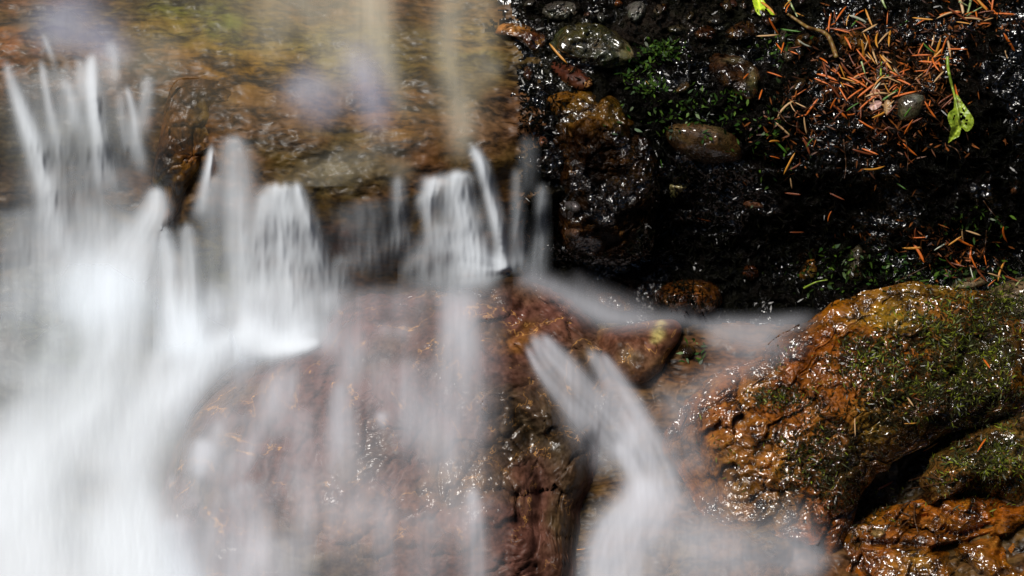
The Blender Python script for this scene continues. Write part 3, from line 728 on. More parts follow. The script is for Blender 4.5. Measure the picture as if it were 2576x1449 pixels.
def water_sheet(name, box, strokes, off, mat, bulge=None, base=None, step=3.0, threads=0.28, soft=1):
    gu_ = np.arange(box[0], box[2] + 1, step); gv_ = np.arange(box[1], box[3] + 1, step)
    u, v = np.meshgrid(gu_, gv_, indexing='ij')
    D = np.zeros(u.shape)
    if base is not None: D = base(u, v)
    for i, s in enumerate(strokes):
        s = s if isinstance(s, dict) else dict(pts=s)
        D = stroke(D, u, v, seed=i + len(strokes), **s)
    if soft: D = blur(D, soft, 2)
    fr = 1 + threads * (0.16 * perlin(u / 11, v / 150, 3) + 0.22 * perlin(u / 30, v / 260, 5))      # fine threads of falling water
    D = np.clip(D * (fr + (1 - fr) * sstep(0.6, 0.95, D)), 0, 0.99)
    # fade at the sheet's rim (outside of the view)
    h = np.maximum(sample(HS, u, v, RU[0], RV[0], RS), H(u, v) + 0.0015) + off
    h = np.maximum(sample(blur(np.maximum(HS, HR), 4, 2), u, v, RU[0], RV[0], RS) + off, H(u, v) + 0.0015)
    if bulge is not None: h = h + bulge(u, v, D)
    h = h + 0.0012 * fbm(u / 22, v / 90, 6, 2)
    mask = np.maximum(np.maximum(D[:-1, :-1], D[1:, 1:]), np.maximum(D[1:, :-1], D[:-1, 1:])) > 0.006
    V, F, dd = compact(P(u, v, h).reshape(-1, 3), grid_faces(len(gu_), len(gv_), mask), D.ravel())
    return kind(new_mesh(name, V, F, mat, attrs={'foam': dd}), 'structure')


M_water = water_mat('silky_water', (0.82, 0.88, 0.95), 0.25)
M_film = water_mat('water_film', (0.69, 0.71, 0.78), 0.25)
M_skyrefl = water_mat('sky_blue_water', (0.60, 0.62, 0.80), 0.25)  # blue sky reflection put into the water's colour
M_pool = water_mat('tannin_water', (0.72, 0.67, 0.54), 0.25)  # tannin tint, with warm reflected forest light put into the colour
S = lambda *pts, **k: dict(pts=list(pts), **k)

# upper stream: thin milky film over the bed; pale bands paint reflected forest light
water_sheet('water', (-500, -320, 1420, 470), [
    S((780, -320, 60, .4), (780, -60, 60, .4), (810, 60, 60, .35), (850, 170, 50, .25), (890, 250, 30, .1), streak=.5, sf=3, jag=0), S((900, -320, 60, .5), (900, -60, 60, .5), (905, 60, 50, .5), (925, 150, 44, .35), (950, 230, 30, .1), streak=.5, sf=3, jag=0, hard=.7),
    S((700, -320, 60, .35), (700, -60, 60, .35), (690, 60, 60, .3), (660, 160, 50, .1), streak=.5, jag=0),
    S((780, 190, 60, .35), (800, 250, 50, .25), streak=.4), S((1150, -320, 46, .4), (1150, -60, 46, .4), (1128, 100, 38, .45), (1152, 250, 34, .38), (1180, 360, 25, .28), streak=.5, sf=3, jag=0),
    S((1225, -320, 36, .18), (1225, -60, 36, .18), (1215, 120, 36, .2), (1200, 250, 34, .12), streak=.5, jag=0), S((950, -320, 36, .4), (950, -60, 36, .4), (958, 80, 34, .45), (985, 200, 22, .35), (1020, 300, 18, .15), streak=.3, sf=2, jag=0),
    S((1240, 150, 20, .5), (1238, 195, 16, .4), streak=.4), S((1140, 250, 30, .2), (1150, 330, 30, .3), (1160, 400, 25, .4), streak=.5),
     S((270, 110, 50, .25), (290, 190, 60, .3), streak=.4), S((420, 80, 60, .15), (380, 200, 60, .25), streak=.4),
    S((830, 380, 150, .14), (860, 460, 160, .22), streak=.5), S((1000, 400, 30, .3), (1010, 460, 30, .25), streak=.5), S((600, -320, 70, .15), (600, -60, 70, .15), (580, 150, 90, .05), streak=.5),
], 0.004, M_pool, soft=4, base=lambda u, v: 0.06 * sstep(420, 250, v) * sstep(1290, 1180, u) * (1 + 0.7 * perlin(u / 60, v / 14, 31)))

water_sheet('water', (-260, -120, 1060, 400), [  # bluish film painted where the stream reflects the sky
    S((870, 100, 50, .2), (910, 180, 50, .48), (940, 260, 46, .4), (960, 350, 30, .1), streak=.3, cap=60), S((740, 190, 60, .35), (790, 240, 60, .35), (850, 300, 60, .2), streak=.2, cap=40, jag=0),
    S((140, -10, 80, .3), (165, 60, 95, .42), (165, 140, 80, .3), streak=.12, jag=0, cap=40), S((240, 60, 50, .3), (290, 170, 60, .3), streak=.2, cap=40)], 0.005, M_skyrefl, threads=0.2, soft=4)

# the left fall
water_sheet('waterfall', (-500, 60, 470, 1010), [
    S((170, 130, 140, .16), (180, 300, 135, .36), (195, 450, 150, .38), (200, 600, 170, .42), (200, 760, 170, .5), (200, 850, 170, .4), streak=.4, sf=4, jag=20, tail=110),
    S((12, 150, 9, .3), (38, 235, 16, .65), (72, 330, 23, .85), (105, 440, 27, .8), (135, 560, 30, .6), (150, 650, 40, .3), streak=.25),
    S((108, 85, 5, .5), (122, 120, 7, .4), (140, 165, 8, .3), streak=.2), S((103, 150, 8, .5), (118, 240, 10, .5), (140, 340, 14, .4), (160, 420, 18, .2), streak=.2),
    S((163, 195, 14, .45), (178, 250, 14, .5), (192, 330, 20, .3), streak=.3),
    S((232, 135, 11, .6), (230, 200, 17, .88), (238, 290, 18, .9), (252, 380, 22, .6), (262, 470, 30, .3), streak=.15, jag=3),
    S((195, 140, 10, .35), (205, 200, 18, .35), (215, 260, 20, .2)), S((270, 100, 14, .4), (288, 150, 16, .4), (285, 220, 20, .3), streak=.4),
    S((318, 215, 8, .6), (332, 270, 9, .6), (345, 360, 14, .5), (355, 430, 16, .3), streak=.2), S((372, 185, 14, .4), (368, 240, 18, .4), (350, 340, 24, .35), streak=.4),
    S((300, 225, 10, .3), (310, 300, 14, .35), (330, 400, 20, .3)),
    S((40, 520, 80, .2), (50, 620, 80, .3), (60, 800, 100, .3), streak=.4, tail=110), S((392, 470, 16, .9), (385, 540, 36, .85), (330, 660, 70, .8), (290, 780, 90, .8), streak=.25, hard=.9, jag=3, tail=110),
    S((280, 520, 90, .2), (250, 620, 100, .45), (230, 740, 110, .55), (230, 860, 100, .5), streak=.3, tail=110, cap=40),
], 0.010, M_water, bulge=lambda u, v, D: 0.010 * D)

# the middle fall
water_sheet('waterfall', (385, 300, 1060, 1010), [
    S((412, 570, 14, .6), (425, 660, 28, .75), (430, 760, 34, .8), (450, 900, 60, .9), streak=.2, sf=2, jag=3), S((470, 560, 22, .45), (478, 680, 26, .7), (480, 800, 30, .75), (500, 900, 50, .85), streak=.2, sf=2),
    S((532, 362, 5, .7), (528, 415, 11, .95), (515, 475, 14, .6), (500, 560, 24, .35), streak=.15), S((585, 335, 22, .45), (590, 400, 40, .5), (595, 500, 44, .6), (600, 620, 40, .7), (610, 760, 44, .7), (620, 880, 60, .85), streak=.22, sf=2.4),
    S((540, 430, 18, .3), (530, 560, 26, .3), (535, 700, 34, .35), (540, 820, 40, .6), streak=.3),
    S((702, 455, 38, .8), (707, 540, 56, .88), (715, 640, 76, .84), (725, 760, 96, .8), (725, 880, 100, .9), streak=.22, sf=2.6, jag=6, cap=12),
    S((745, 455, 8, .85), (760, 520, 16, .8), (790, 620, 26, .7), (815, 700, 30, .5), (835, 790, 30, .3), streak=.25), S((665, 480, 16, .5), (650, 600, 24, .5), (650, 760, 40, .6), streak=.4),
    S((600, 840, 70, .75), (690, 868, 40, .95), (760, 868, 20, .9), (805, 858, 10, .4), streak=.1, jag=0, cap=25, tail=14),
    S((900, 500, 60, .15), (920, 600, 70, .25), (930, 690, 60, .4), streak=.6, sf=4), S((860, 640, 20, .3), (860, 740, 26, .35), streak=.5), S((1000, 440, 14, .4), (1005, 520, 20, .35), (1010, 640, 30, .4), streak=.5),
], 0.012, M_water, bulge=lambda u, v, D: 0.012 * D)

# the right fall
water_sheet('waterfall', (1000, 330, 1420, 800), [
    S((1095, 440, 28, .85), (1082, 510, 22, .75), (1085, 570, 20, .5), (1100, 650, 30, .4), streak=.25, cap=12), S((1150, 425, 28, .85), (1160, 500, 34, .85), (1180, 580, 36, .85), (1195, 680, 50, .95), streak=.25, cap=12),
    S((1185, 365, 12, .7), (1212, 420, 15, .85), (1235, 500, 16, .8), (1258, 600, 18, .85), (1270, 685, 20, .9), streak=.2, tail=12), S((1060, 480, 12, .4), (1055, 540, 14, .3)),
    S((1122, 432, 40, .45), (1130, 520, 44, .4), (1140, 600, 46, .45), (1150, 660, 50, .6), streak=.25), S((1120, 560, 26, .2), (1130, 640, 30, .45), streak=.4), S((1150, 655, 60, .5), (1215, 665, 40, .85), (1280, 672, 14, .6), streak=.1, jag=0, cap=20, tail=10),
    S((1298, 420, 12, .2), (1302, 540, 16, .35), (1305, 680, 24, .55), streak=.4, tail=25), S((1362, 460, 14, .25), (1362, 560, 16, .3), (1350, 690, 24, .35), streak=.4), S((1330, 340, 20, .12), (1325, 480, 24, .12)),
    S((1030, 640, 60, .35), (1120, 690, 50, .4), (1250, 695, 30, .4), streak=.1, jag=0, cap=30),
], 0.010, M_water, bulge=lambda u, v, D: 0.010 * D)

# white water of the lower left
water_sheet('water', (-500, 560, 640, 1860), [
    S((250, 640, 120, .55), (260, 740, 110, .8), (290, 850, 100, .85), (250, 960, 90, .88), (160, 1080, 80, .9), (60, 1190, 90, .92), (-40, 1300, 90, .9), streak=.3, sf=3, jag=0, cap=90, hard=.9, tail=5),
    S((460, 760, 50, .6), (480, 850, 60, .8), (440, 930, 60, .75), (370, 1010, 60, .6), (310, 1100, 60, .5), (260, 1200, 80, .6), streak=.3, jag=0, cap=60, hard=.9, tail=60),
    S((600, 850, 45, .85), (530, 905, 45, .85), (440, 990, 45, .8), (370, 1090, 50, .72), (330, 1190, 60, .7), (330, 1300, 80, .8), (380, 1560, 90, .9), (380, 1860, 90, .9), streak=.25, jag=0, cap=30, hard=.9, tail=5),
    S((10, 720, 70, .3), (20, 860, 80, .35), (40, 980, 90, .5), streak=.3, jag=0, cap=80), S((300, 960, 260, .5), (230, 1200, 260, .6), (200, 1560, 300, .65), (200, 1860, 300, .65), streak=.2, jag=0, cap=160),
    S((-190, 640, 110, .3), (-210, 900, 130, .6), (-250, 1150, 150, .9), (-260, 1400, 180, .93), (-260, 1860, 190, .93), streak=.2, jag=0, cap=120, tail=60),
    S((20, 1040, 70, .6), (20, 1200, 120, .85), (40, 1340, 150, .93), (60, 1560, 180, .95), (60, 1860, 180, .95), streak=.12, jag=0, cap=80, tail=5),
    S((280, 1270, 80, .8), (300, 1370, 100, .94), (330, 1560, 130, .95), (330, 1860, 130, .95), streak=.1, jag=0, cap=60, tail=5), S((400, 880, 16, .5), (380, 980, 24, .4), (320, 1080, 26, .3), streak=.1), S((150, 820, 40, .4), (110, 960, 50, .5), (30, 1080, 50, .5), streak=.3),
], 0.012, M_water, bulge=lambda u, v, D: 0.014 * D, threads=0.15, soft=4)


# thin veil over the big boulder
def veil(u, v):
    e = sstep(1300, 1180, u) * sstep(400, 480, u) * sstep(690, 760, v) * sstep(1880, 1650, v)
    uw = 1060 + (u - 1060) * (1 - 0.30 * sstep(690, 1400, v))
    return (0.30 + 0.12 * sstep(1150, 700, u)) * e * np.clip(1 + 0.6 * perlin(uw / 50, v / 330, 21) + 0.2 * perlin(uw / 13, v / 240, 22), 0.1, 2) * (0.8 + 0.5 * perlin(u / 140, v / 160, 23))


water_sheet('water', (380, 680, 1420, 1860), [
    S((1145, 720, 46, .55), (1150, 850, 46, .65), (1140, 1000, 60, .5), (1135, 1100, 70, .35), (1130, 1220, 60, .1), streak=.4, sf=4), S((965, 810, 20, .55), (968, 850, 22, .3)), S((1010, 815, 30, .5), (1015, 855, 28, .25)),
    S((850, 955, 14, .35), (855, 1040, 32, .38), (868, 1150, 46, .34), (880, 1230, 50, .1), streak=.4), S((958, 1030, 20, .85), (962, 1062, 12, .5), (965, 1085, 6, .1), streak=.1, cap=5, tail=10),
    S((720, 925, 40, .25), (700, 1000, 46, .28), (725, 1110, 40, .22), streak=.4, cap=30), S((512, 1100, 26, .75), (505, 1150, 30, .7), (498, 1200, 24, .3), streak=.15, tail=15), S((552, 1060, 7, .7), (550, 1100, 10, .3)),
    S((436, 1190, 6, .7), (425, 1235, 8, .4)), S((500, 1240, 6, .6), (485, 1270, 8, .3)), S((600, 1210, 50, .45), (630, 1330, 60, .55), (600, 1560, 90, .6), (600, 1860, 90, .6), streak=.35), S((780, 800, 40, .35), (800, 900, 60, .2)),
    S((1186, 1222, 12, .75), (1192, 1280, 20, .5), (1200, 1370, 26, .3), (1205, 1560, 30, .3), (1205, 1860, 30, .3), streak=.2), S((1240, 1252, 7, .4), (1222, 1275, 9, .3)), S((1240, 1395, 14, .4), (1245, 1420, 14, .2)),
    S((600, 1040, 30, .4), (615, 1070, 24, .2)), S((760, 1020, 24, .3), (765, 1150, 30, .3)), S((1040, 900, 60, .2), (1050, 1050, 80, .25), (1060, 1130, 60, .1)), S((700, 1350, 80, .2), (720, 1560, 80, .3), (720, 1860, 80, .3)),
    S((430, 1300, 40, .5), (450, 1400, 50, .7), (470, 1560, 70, .8), (470, 1860, 70, .8), streak=.2), S((1060, 1280, 60, .2), (1060, 1449, 60, .2), streak=.6),
], 0.004, M_film, base=veil, soft=2)

# the channel behind the boulder and the chute at its right
water_sheet('water', (1290, 660, 2090, 900), [
    S((1310, 690, 22, .45), (1400, 728, 22, .42), (1470, 768, 28, .5), (1545, 800, 26, .48), (1640, 806, 18, .35), (1700, 800, 14, .3), (1760, 806, 14, .25), streak=.12, sf=2, jag=0, tail=60), S((1730, 800, 14, .3), (1830, 828, 24, .4), (1920, 832, 28, .35), (1990, 815, 18, .28), (2050, 798, 8, .2), streak=.2, sf=2, jag=0, cap=40),
    S((1780, 850, 30, .3), (1880, 865, 25, .3), (1960, 850, 18, .3), streak=.4, jag=0), S((1820, 808, 6, .3), (1920, 812, 8, .3), (2020, 800, 6, .3), streak=.4, jag=0),
    S((1440, 700, 20, .1), (1540, 760, 26, .2), (1640, 790, 20, .15), streak=.2, jag=0),
], 0.006, M_film, threads=0.0, soft=4)
water_sheet('waterfall', (1290, 810, 2150, 1860), [
    S((1340, 840, 11, .6), (1378, 905, 26, .6), (1450, 990, 38, .5), (1530, 1080, 44, .45), (1590, 1170, 44, .45), (1620, 1260, 50, .5), streak=.45, sf=3.5, cap=18),
    S((1362, 838, 9, .65), (1412, 900, 20, .55), (1490, 985, 26, .45), (1570, 1080, 30, .4), (1630, 1180, 34, .4), streak=.3, cap=18), S((1322, 866, 5, .55), (1352, 925, 10, .5), (1400, 990, 16, .4), (1470, 1070, 22, .3), streak=.2, cap=18),
    S((1482, 876, 12, .6), (1520, 940, 24, .6), (1575, 1025, 34, .55), (1630, 1120, 40, .55), (1670, 1220, 50, .55), (1690, 1300, 60, .4), streak=.45, sf=3.5, cap=18), S((1512, 884, 7, .5), (1556, 950, 16, .45), (1610, 1040, 22, .4), (1660, 1140, 28, .3), streak=.3, cap=18),
    S((1560, 1150, 20, .3), (1600, 1080, 26, .35), (1625, 1060, 20, .2), streak=.2), S((1545, 1110, 12, .5), (1590, 1180, 20, .6), (1625, 1250, 26, .6), streak=.2, cap=20),
    S((1420, 1010, 30, .25), (1480, 1090, 44, .3), (1540, 1180, 44, .35), streak=.3, cap=30),
    S((1625, 1210, 30, .65), (1590, 1265, 40, .78), (1536, 1325, 46, .74), (1505, 1410, 46, .7), (1495, 1560, 50, .8), (1495, 1860, 50, .8), streak=.3, sf=3, jag=0, cap=30), S((1655, 1190, 50, .35), (1640, 1270, 62, .5), (1600, 1360, 72, .52), (1580, 1440, 76, .5), (1580, 1560, 90, .5), (1580, 1860, 90, .5), streak=.45, sf=3.5, jag=0, cap=70), S((1640, 1210, 40, .5), (1615, 1290, 50, .55), (1575, 1380, 54, .5), (1555, 1560, 60, .5), (1555, 1860, 60, .5), streak=.4, sf=3.5, jag=0, cap=50),
    S((1620, 1270, 60, .2), (1760, 1350, 80, .36), (1950, 1405, 80, .3), (2080, 1430, 50, .2), streak=.2, jag=0, cap=110), S((1680, 1290, 110, .25), (1740, 1420, 140, .36), (1800, 1560, 140, .4), streak=.25, jag=0, cap=140),
    S((1660, 960, 36, .12), (1700, 1060, 50, .20), (1730, 1200, 70, .3), streak=.3, jag=0, cap=60), S((2000, 870, 26, .15), (1880, 910, 40, .2), (1770, 970, 40, .18), (1690, 1050, 40, .16), streak=.2, sf=2, jag=0, cap=60),
    S((1960, 1280, 60, .15), (2000, 1350, 60, .25), (2040, 1449, 60, .3), streak=.3, jag=0, cap=40), S((1810, 1200, 50, .1), (1780, 1260, 60, .2), streak=.3, jag=0, cap=50),
], 0.006, M_film, bulge=lambda u, v, D: 0.003 * D, threads=0.3, soft=1)

# ------------------------------------------------------------------ moss
def blades(name, u, v, length, width, tone, mat, spread=0.9, up=0.5):
    n = len(u)
    nm = normal_at(u, v); base = P(u, v, H(u, v) - 0.0006)
    rd = rng.normal(size=(n, 3)); rd -= (rd * nm).sum(1)[:, None] * nm; rd /= np.linalg.norm(rd, axis=1)[:, None]
    k = rng.uniform(0.25, 1.0, n)[:, None] * up
    dirv = rd * spread + nm * k; dirv /= np.linalg.norm(dirv, axis=1)[:, None]
    side = np.cross(dirv, nm); side /= np.linalg.norm(side, axis=1)[:, None] + 1e-9
    roll = rng.uniform(-0.8, 0.8, n)[:, None]; side = side * np.cos(roll) + nm * np.sin(roll)
    L = length[:, None]; W = width[:, None] / 2
    bend = nm * rng.uniform(-0.5, 0.35, n)[:, None]
    m1 = base + dirv * L * 0.5 + bend * L * 0.18; tip = base + dirv * L + bend * L * 0.55
    V = np.stack([base - side * W * 0.5, base + side * W * 0.5, m1 - side * W, m1 + side * W, tip], 1).reshape(-1, 3)
    o = np.arange(n)[:, None] * 5
    q = o + np.array([[0, 1, 3, 2]]); t = o + np.array([[2, 3, 4]])
    return new_mesh(name, V, [q, t], mat, colors={'tone': np.repeat(tone, 5, 0)})


def scatter(lst):
    us, vs = [], []
    for (u, v, a, b, n) in lst:
        us.append(rng.normal(u, a, n)); vs.append(rng.normal(v, b, n))
    return np.concatenate(us), np.concatenate(vs)


def keep(u, v, box, avoid=()):
    k = (u > box[0]) & (u < box[2]) & (v > box[1]) & (v < box[3])
    for (au, av, ra, rb) in avoid: k &= ((u - au) / ra) ** 2 + ((v - av) / rb) ** 2 > 1
    return u[k], v[k]


M_moss = leafy('moss_leaves', 0.45, 0.22)
M_moss_dark = leafy('wet_dark_moss', 0.1, 0.1)
AVOID = [(1780, 362, 108, 56), (1490, 115, 118, 62), (1850, 190, 70, 70), (2292, 270, 36, 40), (1510, 430, 140, 210)]
# dark wet moss clothing the bank
u = rng.uniform(1310, 2620, 36000); v = rng.uniform(-30, 800, 36000)
dens = 0.35 + 0.75 * fbm(u / 90, v / 90, 51, 3) + 0.5 * sstep(200, 330, v) * sstep(1950, 1600, u) + 0.35 * sstep(560, 680, v) * sstep(1880, 2050, u)
k = (rng.uniform(size=len(u)) < dens) & ~((u < 1660) & (v > 655)) & (v < 795 - 0.28 * np.clip(u - 2000, 0, 400)); u, v = keep(u[k], v[k], (1310, -30, 2620, 800), AVOID)
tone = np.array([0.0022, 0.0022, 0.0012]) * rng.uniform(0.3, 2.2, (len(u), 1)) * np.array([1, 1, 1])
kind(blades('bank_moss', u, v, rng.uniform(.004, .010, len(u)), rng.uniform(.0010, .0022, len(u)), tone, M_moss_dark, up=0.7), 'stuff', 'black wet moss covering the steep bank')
# living green moss
u, v = scatter([(1655, 122, 26, 12, 130), (1690, 128, 14, 8, 50), (1610, 165, 30, 18, 60), (1640, 222, 22, 9, 70), (1580, 190, 16, 12, 30), (1700, 290, 90, 30, 90), (1720, 255, 60, 20, 50), (1850, 235, 20, 6, 24), (2190, 670, 60, 25, 160), (1930, 360, 50, 60, 60), (1870, 300, 60, 40, 60), (1960, 115, 30, 25, 60),
                (2470, 560, 50, 30, 80), (2400, 690, 120, 15, 220), (2100, 690, 70, 30, 90), (1745, 885, 16, 22, 26)])
g = rng.uniform(0, 1, (len(u), 1))
tone = np.array([0.015, 0.045, 0.006]) * (1 - g) + np.array([0.07, 0.13, 0.012]) * g ** 2
tone *= rng.uniform(0.3, 1.3, (len(u), 1))
kind(blades('green_moss', u, v, rng.uniform(.004, .009, len(u)), rng.uniform(.0016, .0034, len(u)), tone, M_moss, up=0.9), 'stuff', 'small leaved bright green moss on the dark bank')
u, v = scatter([(2420, 850, 80, 60, 1500), (2330, 830, 40, 40, 360), (2480, 930, 60, 60, 800), (2330, 950, 80, 30, 700), (2180, 890, 50, 30, 420), (2260, 960, 60, 40, 420), (2400, 1000, 90, 40, 500), (2480, 1190, 70, 40, 900), (2440, 1150, 60, 30, 360),
                (2540, 1120, 30, 40, 260), (2490, 780, 60, 20, 400), (2540, 735, 40, 20, 220), (2050, 1130, 40, 40, 200), (1960, 1000, 40, 15, 200), (2220, 1230, 60, 30, 120), (1960, 905, 30, 20, 40), (1800, 1140, 40, 50, 60), (2070, 1180, 30, 30, 80), (2390, 1060, 60, 30, 200)])
u, v = keep(u, v, (1700, 700, 2630, 1500))
k = fbm(u / 38, v / 38, 77, 3) > -0.08; u, v = u[k], v[k]        # patchy: bare stone between the cushions
g = rng.uniform(0, 1, (len(u), 1))
tone = np.array([0.02, 0.024, 0.005]) * (1 - g ** 2) + np.array([0.17, 0.20, 0.012]) * g ** 3
kind(blades('boulder_moss', u, v, rng.uniform(.0035, .0085, len(u)), rng.uniform(.0008, .0017, len(u)), tone, M_moss, up=1.0), 'stuff', 'short yellow green moss on the wet amber boulder')
u, v = scatter([(2430, 870, 90, 80, 2600), (2330, 960, 90, 40, 1300), (2190, 895, 55, 32, 800), (2480, 1180, 70, 45, 1300), (2060, 1150, 60, 60, 1500), (2250, 1010, 60, 40, 1000), (2500, 780, 60, 25, 900), (2450, 1010, 90, 40, 1500), (2150, 1260, 60, 40, 700), (1970, 1000, 40, 14, 400)])
u, v = keep(u, v, (1700, 705, 2630, 1500))
tone = np.array([0.014, 0.012, 0.005]) * rng.uniform(0.3, 2.4, (len(u), 1))
kind(blades('dead_moss', u, v, rng.uniform(.003, .008, len(u)), rng.uniform(.0008, .0016, len(u)), tone, M_moss_dark, up=0.7), 'stuff', 'dark wet moss under the green tips on the boulder')

# ------------------------------------------------------------------ conifer needles
def needle_mesh(name, mat, bend, wid=0.065, thick=0.04, seg=8):
    V, F = [], []
    for i in range(seg + 1):
        t = i / seg; x = t - 0.5
        w = wid * (min(1, (t * 5) ** 0.6) if t < .5 else min(1, ((1 - t) * 4) ** 0.7)); w = max(w, 0.006)
        y = bend * (4 * x * x); z = 0.02 * math.sin(t * 3)
        for k in range(6):
            a = math.pi / 3 * k
            V.append((x, y + w * math.cos(a), z + thick * (w / wid) * math.sin(a)))
    n = seg + 1
    for i in range(seg):
        for k in range(6): F.append((i * 6 + k, i * 6 + (k + 1) % 6, (i + 1) * 6 + (k + 1) % 6, (i + 1) * 6 + k))
    me = bpy.data.meshes.new(name)
    me.from_pydata(V, [], F + [tuple(range(5, -1, -1)), tuple((n - 1) * 6 + k for k in range(6))])
    me.polygons.foreach_set('use_smooth', [True] * len(me.polygons)); me.materials.append(mat)
    return me


NM = {
    'rust orange': plain('rust_needle', (0.44, 0.085, 0.008), (0.60, 0.15, 0.018), 60, .3, stretch=(.02, 4, 4), bump=.3),
    'dark red brown': plain('brown_needle', (0.10, 0.022, 0.007), (0.19, 0.05, 0.014), 60, .3, stretch=(.02, 4, 4), bump=.3),
    'golden orange': plain('golden_needle', (0.45, 0.17, 0.02), (0.55, 0.26, 0.035), 60, .3, stretch=(.02, 4, 4), bump=.3),
    'pale tan': plain('tan_needle', (0.40, 0.22, 0.09), (0.55, 0.36, 0.18), 60, .35, stretch=(.02, 4, 4), bump=.3),
    'grey white': plain('pale_needle', (0.36, 0.38, 0.27), (0.55, 0.56, 0.45), 60, .35, stretch=(.02, 4, 4), bump=.3),
    'green': plain('green_needle', (0.03, 0.10, 0.01), (0.08, 0.20, 0.02), 60, .3, stretch=(.02, 4, 4), bump=.3),
}
NMESH = {c: [needle_mesh('needle', m, b, w) for b, w in ((0.0, .056), (0.025, .046), (-.04, .062), (0.08, .05))] for c, m in NM.items()}


def needle(u, v, ang, length, colr, label, group, lift=0.0, tilt=0.0, var=None):
    me = NMESH[colr][random.randrange(4) if var is None else var]
    o = bpy.data.objects.new('conifer_needle', me); COL.objects.link(o)
    n = normal_at(np.array([u]), np.array([v]))[0]
    t = math.cos(ang) * EX - math.sin(ang) * ES
    t = t - n * (t @ n); t /= np.linalg.norm(t); t = t * math.cos(tilt) + n * math.sin(tilt); t /= np.linalg.norm(t)
    b = np.cross(n, t); b /= np.linalg.norm(b); n2 = np.cross(t, b)
    roll = random.uniform(-.6, .6); b, n2 = b * math.cos(roll) + n2 * math.sin(roll), n2 * math.cos(roll) - b * math.sin(roll)
    L = length / K
    e = 0.4 * length
    hh_ = float(np.max(H(u + np.array([0, 1, -1]) * e * math.cos(ang), v + np.array([0, 1, -1]) * e * math.sin(ang)) * np.array([1, .5, .5]) + H(u, v) * np.array([0, .5, .5])))
    c = P(u, v, np.array(hh_ + 0.001 + lift))
    M = np.eye(4); M[:3, 0] = t * L; M[:3, 1] = b * L; M[:3, 2] = n2 * L; M[:3, 3] = c
    o.matrix_world = Matrix(M.tolist())
    tag(o, label, 'needle', group)
    return o


PAL = (('rust orange', .40), ('dark red brown', .30), ('golden orange', .10), ('pale tan', .11), ('grey white', .05), ('green', .04))
PALG = (('golden orange', .5), ('rust orange', .35), ('pale tan', .15))
CL = [  # u, v, spread, count, main direction (deg) or None, palette, where
    (2195, 130, 22, 42, 20, 75, PALG, 'hanging in the bright fan above the litter pile'),
    (2130, 55, 60, 26, 16, None, PAL, 'near the top of the bank above the twig'),
    (2215, 205, 38, 24, 44, None, PAL, 'heaped in the thick of the litter pile'),
    (2125, 205, 32, 34, 30, 65, PAL, 'on the side of the litter pile next to the twig'),
    (2335, 155, 36, 26, 26, None, PAL, 'in the heap beside the green leaf stalk'),
    (2450, 40, 65, 30, 34, None, PAL, 'strewn on the top corner of the bank'),
    (2400, 110, 50, 28, 10, None, PAL, 'loose above the green leaf'),
    (1960, 22, 26, 18, 6, 80, PALG, 'standing beside the small lime leaf at the top'),
    (2040, 105, 50, 26, 12, 35, PAL, 'caught along the fallen twig'),
    (2000, 300, 40, 45, 12, None, PAL, 'lying on dark moss left of the litter pile'),
    (2160, 285, 55, 26, 12, None, PAL, 'below the litter pile'),
    (2240, 290, 40, 22, 12, 140, PAL, 'touching the flat stone at the foot of the pile'),
    (2370, 285, 28, 40, 10, None, PAL, 'beside the blade of the green leaf'),
    (2220, 380, 45, 40, 13, None, PAL, 'on the black bank below the pile'),
    (1985, 400, 36, 36, 7, None, PAL, 'on the black moss right of the oval pebble'),
    (2330, 595, 55, 16, 9, None, PAL, 'on the ledge under the black bank face'),
    (2425, 645, 50, 28, 13, 50, PAL, 'gathered above the mossy boulder'),
    (2525, 688, 35, 16, 7, None, PAL, 'resting by the pale corner rock'),
    (2040, 510, 60, 40, 5, None, PAL, 'stuck on the sheer black bank'),
    (2300, 1140, 160, 70, 4, None, PAL, 'fallen in the dark hollow under the mossy boulder'),
]
rr = random.Random(3)


def pick(pal):
    x = rr.random()
    for c, w in pal:
        x -= w
        if x <= 0: return c
    return pal[0][0]


